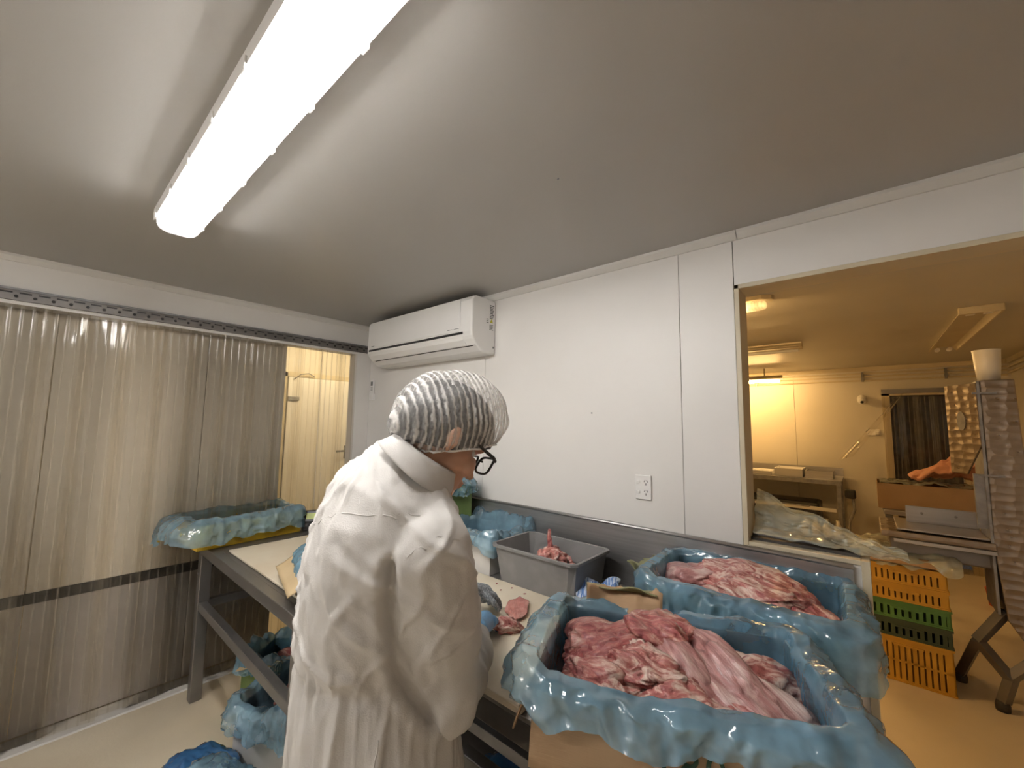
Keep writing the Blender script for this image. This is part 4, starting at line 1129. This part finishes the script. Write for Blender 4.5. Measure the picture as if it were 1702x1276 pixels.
def arm(sh, el, wr, hd):
    return [cap(sh, el, .046, .038), cap(el, wr, .040, .026), cap(wr, wr.lerp(hd, .55), .025, .028)]
parts += arm(shR, elR, wrR, hdR) + arm(shL, elL, wrL, hdL)
for s in (-1, 1):
    hip = V((-.875, .55, .93)) + P_R * s * .09; kn = V((-.87, .57, .50)) + P_R * s * .10; an = V((-.87, .54, .10)) + P_R * s * .11
    parts += [cap(hip, kn, .085, .058), cap(kn, an, .055, .038), cap(an + P_F * -.02 - V((0, 0, .03)), an + P_F * .15 - V((0, 0, .055)), .042, .034)]
shift(remeshed('body', parts, .0055, 'skin', person, 3))
# eyes
for s in (-1, 1):
    shift(hell((s * .031, .066, -.002), (.011, .011, .011), 12).build('eye', 'white_plastic', person, smooth=True))
# trousers and boots (below the coat)
tp = []
for s in (-1, 1):
    hip = V((-.875, .55, .93)) + P_R * s * .085; kn = V((-.87, .57, .50)) + P_R * s * .10; an = V((-.87, .54, .14)) + P_R * s * .11
    tp += [cap(hip, kn, .105, .078), cap(kn, an, .076, .066)]
shift(remeshed('trousers', tp, .012, 'trousers', person, 3))
for s in (-1, 1):
    an = V((-.87, .54, .10)) + P_R * s * .11
    shift(remeshed('boot', [cap(an + V((0, 0, .12)), an - V((0, 0, .03)), .060, .056), cap(an + P_F * -.02 - V((0, 0, .045)), an + P_F * .16 - V((0, 0, .052)), .052, .046)], .010, 'boot', person, 3))

# coat: torso + sleeves grown into one cloth surface
TILT = {1.38: .12, 1.432: .40, 1.466: .65, 1.488: .85}
rings = [(.36, -.872, .565, .265, .225), (.60, -.876, .565, .240, .205), (.85, -.880, .562, .205, .175), (1.0, -.882, .556, .192, .163), (1.085, -.882, .548, .180, .152), (1.13, -.880, .545, .184, .156),
         (1.2, -.868, .543, .188, .158), (1.3, -.856, .541, .194, .155), (1.38, -.842, .546, .192, .142), (1.432, -.830, .553, .172, .118), (1.466, -.803, .573, .120, .094), (1.488, -.788, .580, .084, .076)]
ct = MB(); nr = 40
for (z, x, y, a, b) in rings:
    for k in range(nr):
        t_ = 2 * pi * k / nr; c, s = math.cos(t_), math.sin(t_)
        e = .85
        p = V((x, y, z - TILT.get(z, 0) * b * s)) + P_R * a * math.copysign(abs(c) ** e, c) + P_F * b * math.copysign(abs(s) ** e, s)
        ct.v.append(tuple(p))
for i in range(len(rings) - 1):
    for k in range(nr): ct.f.append((i * nr + k, i * nr + (k + 1) % nr, (i + 1) * nr + (k + 1) % nr, (i + 1) * nr + k))
ct.f.append(tuple(reversed(range(nr)))); ct.f.append(tuple((len(rings) - 1) * nr + k for k in range(nr)))
def sleeve(sh, el, wr, side):
    drop = V((0, 0, -.018))
    e1 = el + drop - P_F * .005
    return [cap(sh.lerp(e1, .02), sh.lerp(e1, .5) , .0805, .083, 18), cap(sh.lerp(e1, .5), e1 + V((0, 0, .02)), .082, .076, 18), cap(e1, e1 - V((0, 0, .035)), .066, .040, 18),
            cap(e1, el.lerp(wr, .55) + drop * .6, .074, .060, 18), cap(el.lerp(wr, .55) + drop * .6, el.lerp(wr, .80) + drop * .2, .060, .047, 18)]
def rdg(p, sc, o): return 1 - 2.8 * abs(nz(p, sc, o))
def folds(p, n):
    d = 0.0
    lo = min(1, max(0, (1.12 - p.z) / .12)); up = 1 - lo
    ang = math.atan2(p.y - .55, p.x + .87)
    d += lo * (.010 * nz((ang * 4.0, p.z * 1.3, 1)) + .005 * rdg((ang * 5.5, p.z * 1.1, 4), 1, 2))
    q = V((p.x * 1.0 + p.z * .55, p.y * 1.0 - p.z * .45, p.z * .45))
    w = V((nz(p, 4, 1), nz(p, 4, 2), nz(p, 4, 3))) * .05
    d += up * (.009 * nz(q, 6, 3) + .0070 * rdg(q + w, 8, 8) + .0032 * rdg(q + w, 19, 5))
    d += .0026 * rdg(p + w, 17, 5) + .0008 * nz(p, 45, 2)
    g = math.exp(-((p.z - 1.09) / .030) ** 2)
    d += g * (.005 * math.sin(ang * 46) * (1 if (ang < -1.2 or ang > 2.6) else .25) - .005)
    return n * d
def sfolds(p, n):
    w = V((nz(p, 5, 1), nz(p, 5, 2), nz(p, 5, 3))) * .05
    q = V((p.x * .8 + p.z * .5, p.y * .8 - p.z * .6, p.z * .5)) + w
    return n * (.008 * nz(q, 7, 13) + .0075 * rdg(q, 10, 18) + .0034 * rdg(q, 24, 3) + .0008 * nz(p, 45, 2))
shp = [cap((-.745, .575, 1.405), shR + V((0, 0, -.005)), .060, .080, 18), cap((-.87, .62, 1.41), shL + V((0, 0, -.01)), .060, .080, 18)]
def crs(a, b, sd, thr=.35):
    """sparse sharp creases running along b"""
    f = 1 - 3.0 * abs(nz((a, b, sd))); return max(0.0, f - thr) / (1 - thr)
ARM = [V(p) for p in ((-.717, .501, 1.345), (-.733, .492, 1.310), (-.746, .489, 1.255), (-.745, .497, 1.193), (-.741, .511, 1.121), (-.721, .535, 1.062), (-.694, .565, 1.012))]
from mathutils.bvhtree import BVHTree
CREASE = []
def segd(p, a, b):
    ab = b - a; t_ = max(0, min(1, (p - a).dot(ab) / ab.length_squared)); return (p - (a + ab * t_)).length
def coatfn(p, n):
    lo = min(1, max(0, (1.12 - p.z) / .10)); up = 1 - lo
    ang = math.atan2(p.y - .55, p.x + .87); s_ = ang * .2
    w = .35 * nz(p, 5, 1)
    d = lo * (.010 * nz((ang * 4.0, p.z * 1.3, 1)) + .010 * crs(s_ * 14 + w, p.z * 1.6, 4.0) + .004 * crs(s_ * 34 + w, p.z * 3, 7.0))
    d += up * (.006 * nz(p, 6, 3) + .0075 * crs(s_ * 9 + p.z * 6 + w, p.z * 2.2 - s_ * 3, 2.0, .45) + .0050 * crs(s_ * 14 - p.z * 8 + w, p.z * 4 + s_ * 3, 5.0, .5)
               + .0022 * crs(s_ * 24 + p.z * 12 + 2 * w, p.z * 6 - s_ * 6, 8.0, .4))
    d += .0008 * nz(p, 45, 2)
    g = math.exp(-((p.z - 1.09) / .026) ** 2)
    d += g * (.005 * math.sin(ang * 46) * (1 if (ang < -1.2 or ang > 2.6) else .15) - .005)
    if CREASE:
        m = min(segd(p, CREASE[i], CREASE[i + 1]) for i in range(len(CREASE) - 1))
        if m < .06: d += -.016 * math.exp(-(m / .010) ** 2) + .006 * math.exp(-((m - .026) / .014) ** 2)
    return n * d
cparts = [ct] + shp + sleeve(shR, elR, wrR, 1) + sleeve(shL, elL, wrL, -1)
tmpo = remeshed('tmpc', cparts, .012, 'coat', None, 4)
bv = BVHTree.FromPolygons([v.co.copy() for v in tmpo.data.vertices], [tuple(p.vertices) for p in tmpo.data.polygons])
CREASE = [bv.find_nearest(p)[0] for p in ARM]
bpy.data.objects.remove(tmpo, do_unlink=True)
coat = shift(remeshed('coat', cparts, .0058, 'coat', person, 5, coatfn))
# collar: a folded band around the neck
C_A = V((.46, .46, .76)).normalized()
C_2 = V((.70, -.71, 0)).normalized(); C_1 = C_A.cross(C_2).normalized() * -1
C_C = V((-.772, .576, 1.514))
def collar(u, v):
    a = pi + (u - .5) * 2 * pi * .82      # open at the front (throat)
    d = C_1 * math.cos(a) + C_2 * math.sin(a)
    wob = .003 * nz((u * 6, v * 3, 3))
    back = .5 - .5 * math.cos(a)
    if v < .45: f = v / .45; r = .080 - .003 * f; h = -.012 + (.034 + .016 * back) * f
    else: f = (v - .45) / .55; r = .077 + .006 + .022 * f + wob; h = .022 + .016 * back - (.042 + .012 * back) * f
    return tuple(C_C + d * (r + wob) + C_A * h)
shift(MB().grid(collar, 60, 15).build('collar', 'coat', person, smooth=True, solid=.003))
# yoke, armhole and back seams as fine stitched ridges on the coat
def seam(name, pts, r=.0022):
    bpy.context.view_layer.update()
    from mathutils.bvhtree import BVHTree
    me = coat.data
    bvh = SEAM_BVH
    out = []
    for i in range(len(pts) - 1):
        for k in range(10):
            p = V(pts[i]).lerp(V(pts[i + 1]), k / 10); q, nn, _, _ = bvh.find_nearest(p)
            out.append(q - nn * .0004)
    shift(MB().tube([tuple(p) for p in out], r, 6).build(name, 'coat', person, smooth=True))
SEAM_BVH = BVHTree.FromPolygons([v.co.copy() for v in coat.data.vertices], [tuple(p.vertices) for p in coat.data.polygons])
seam('yoke_seam', [(-.66, .50, 1.42), (-.76, .44, 1.41), (-.86, .40, 1.39), (-.98, .42, 1.37)], .0016)
seam('armhole_seam', [(-.585, .548, 1.383), (-.624, .518, 1.375), (-.66, .484, 1.35), (-.683, .461, 1.327)], .0016)
seam('side_seam', [(-.70, .45, 1.02), (-.70, .43, .92), (-.70, .42, .80), (-.69, .40, .60)], .0018)

# hair, hairnet, elastic, glasses
def hairfn(u, v):
    a = 2 * pi * u
    # from crown (v=0) down to hairline (v=1)
    c, s = math.cos(a), math.sin(a)
    low = -.034 + .075 * max(0, s) - .040 * max(0, -s)       # forehead high, nape low
    z = .128 - (.128 - low) * (v ** 1.15)
    zz = max(-1, min(1, (z - .032) / (.098 if z > .032 else .19)))
    rr = math.sqrt(max(0.0, 1 - zz * zz))
    return tuple(hp(.0840 * rr * c, -.004 + .116 * rr * s, z))
shift(MB().grid(hairfn, 64, 24, closed_u=True).build('hair', 'hair', person, smooth=True, solid=.004))
NR = Matrix.Rotation(math.radians(-12), 3, 'Z') @ Matrix.Rotation(math.radians(3), 3, 'X') @ Matrix.Rotation(math.radians(3), 3, 'Y')
NC = HC + V((.012, .018, .034))
def netfn(u, v):
    a = 2 * pi * u; c, s = math.cos(a), math.sin(a)
    ph = v * 2.02                                    # polar angle from crown; past pi/2 it tucks in
    rz = .124 if ph < pi / 2 else .062
    rad = math.sin(ph) if ph < pi / 2 else 1 - .24 * ((ph - pi / 2) / .45) ** 1.6
    y = .146 * s * rad; x = .103 * c * rad; z = rz * math.cos(ph) 
    if ph > pi / 2: z = -.056 * (ph - pi / 2) / .45
    y += -.006
    rib = .0022 * math.cos(2 * pi * y / .0136 + 1.2 * nz((x * 20, y * 12, z * 20))) * math.sin(min(ph, pi / 2))
    wr = .004 * nz((x, y, z), 22, 3) + .006 * nz((x, y, z), 9, 5)
    k = 1 + (rib + wr) / .1
    gather = .0025 * math.sin(a * 40) * max(0, v - .8) / .2
    return (x * (k + gather * 8), y * (k + gather * 6), z * k)
net = MB().grid(netfn, 240, 40, closed_u=True).build('hairnet', 'net', person, smooth=True)
net.matrix_local = OFF @ (Matrix.Translation(NC) @ NR.to_4x4())
el_pts = []
for k in range(60):
    p = V(netfn(k / 60, 1.0)); el_pts.append(tuple(NC + NR @ p))
shift(MB().tube(el_pts, .0028, 6, closed=True).build('elastic_band', 'white_plastic', person, smooth=True))
gl = person
for s in (-1, 1):
    shift(MB().tube([hp(s * .083, -.012, .012), hp(s * .084, .03, .012), hp(s * .078, .10, .010), hp(s * .070, .112, .008)], [.003, .0035, .0042, .0042], 6).build('glasses_temple', 'black_plastic', gl))
    ring = []
    for k in range(20):
        a = 2 * pi * k / 20; c, q = math.cos(a), math.sin(a)
        ring.append(hp(s * .037 + .031 * math.copysign(abs(c) ** .55, c), .114 - .004 * abs(c), -.006 + .021 * math.copysign(abs(q) ** .6, q)))
    shift(MB().tube(ring, .0028, 6, closed=True).build('glasses_rim', 'black_plastic', gl))
shift(MB().tube([hp(-.008, .116, .004), hp(0, .118, .007), hp(.008, .116, .004)], .0028, 6).build('glasses_bridge', 'black_plastic', gl))

# gloves with five fingers
def hand(name, wr, hd, up, mat, curl, thumb_side):
    d = (hd - wr).normalized(); side = d.cross(up).normalized(); nn = side.cross(d).normalized()
    ps = [cap(wr - d * .045, wr + d * .01, .033, .031, 18), cap(wr, hd - d * .01, .031, .034), cap(hd - side * .022 - d * .015, hd - side * .022 + d * .02, .019, .017), cap(hd + side * .022 - d * .015, hd + side * .022 + d * .02, .019, .017)]
    for k, (o, L) in enumerate(((-.033, .062), (-.011, .072), (.011, .069), (.033, .055))):
        b = hd + d * .018 + side * o
        m1 = b + (d * math.cos(curl * .5) - nn * math.sin(curl * .5)) * L * .48
        m2 = m1 + (d * math.cos(curl) - nn * math.sin(curl)) * L * .32
        m3 = m2 + (d * math.cos(curl * 1.4) - nn * math.sin(curl * 1.4)) * L * .25
        ps += [cap(b, m1, .0105, .0098, 10), cap(m1, m2, .0098, .009, 10), cap(m2, m3, .009, .0078, 10)]
    tb0 = hd - d * .035 + side * thumb_side * .030; t1 = tb0 + (d * .5 + side * thumb_side * .75 - nn * .35).normalized() * .042; t2 = t1 + (d * .8 + side * thumb_side * .2 - nn * .5).normalized() * .034
    ps += [cap(tb0, t1, .0145, .012, 10), cap(t1, t2, .012, .009, 10)]
    return shift(remeshed(name, ps, .0040, mat, person, 3))
hand('blue_glove', wrR + (hdR - wrR).normalized() * .045, hdR, V((0, 0, 1)), 'glove_blue', .75, -1)
hand('mesh_glove', wrL + (hdL - wrL).normalized() * .03, hdL, V((0, 0, 1)), 'glove_mesh', .70, 1)
lp = []
bas = V((-1.175, 1.135, 1.005))
for k in range(15):
    a = -pi * .42 + pi * 1.84 * k / 14 - pi / 2 + .45
    lp.append(bas + V((.016 * math.cos(a) * .76 + .0, .016 * math.cos(a) * .65, .030 + .030 * math.sin(a))))
shift(MB().tube([bas - V((0, 0, .02))] + lp[2:-2] + [bas - V((0, 0, .015))], .0042, 8).build('glove_loop', 'black_rubber', person, smooth=True))
shift(remeshed('glove_tab', [cap(bas + V((-.03, -.02, -.01)), bas + V((-.035, -.03, .02)), .015, .012)], .004, 'glove_mesh', person, 2))

# meat being trimmed
ob = meat('meat_slice', (.085, .040, .006), 51, 'meat_pink', (-1.04, 1.25, BZ + .034), (0, 0, 2.2), 'flat pink slice of meat on the board beyond the gloved hand', None, fold=.05, lump=.3, sub=4)
ob = meat('meat_bone', (.060, .034, .022), 52, 'meat_fat', (-.975, 1.115, BZ + .044), (.2, .3, 1.0), 'ragged bony piece of meat under the blue glove', None, fold=.55, lump=.35, sub=4)
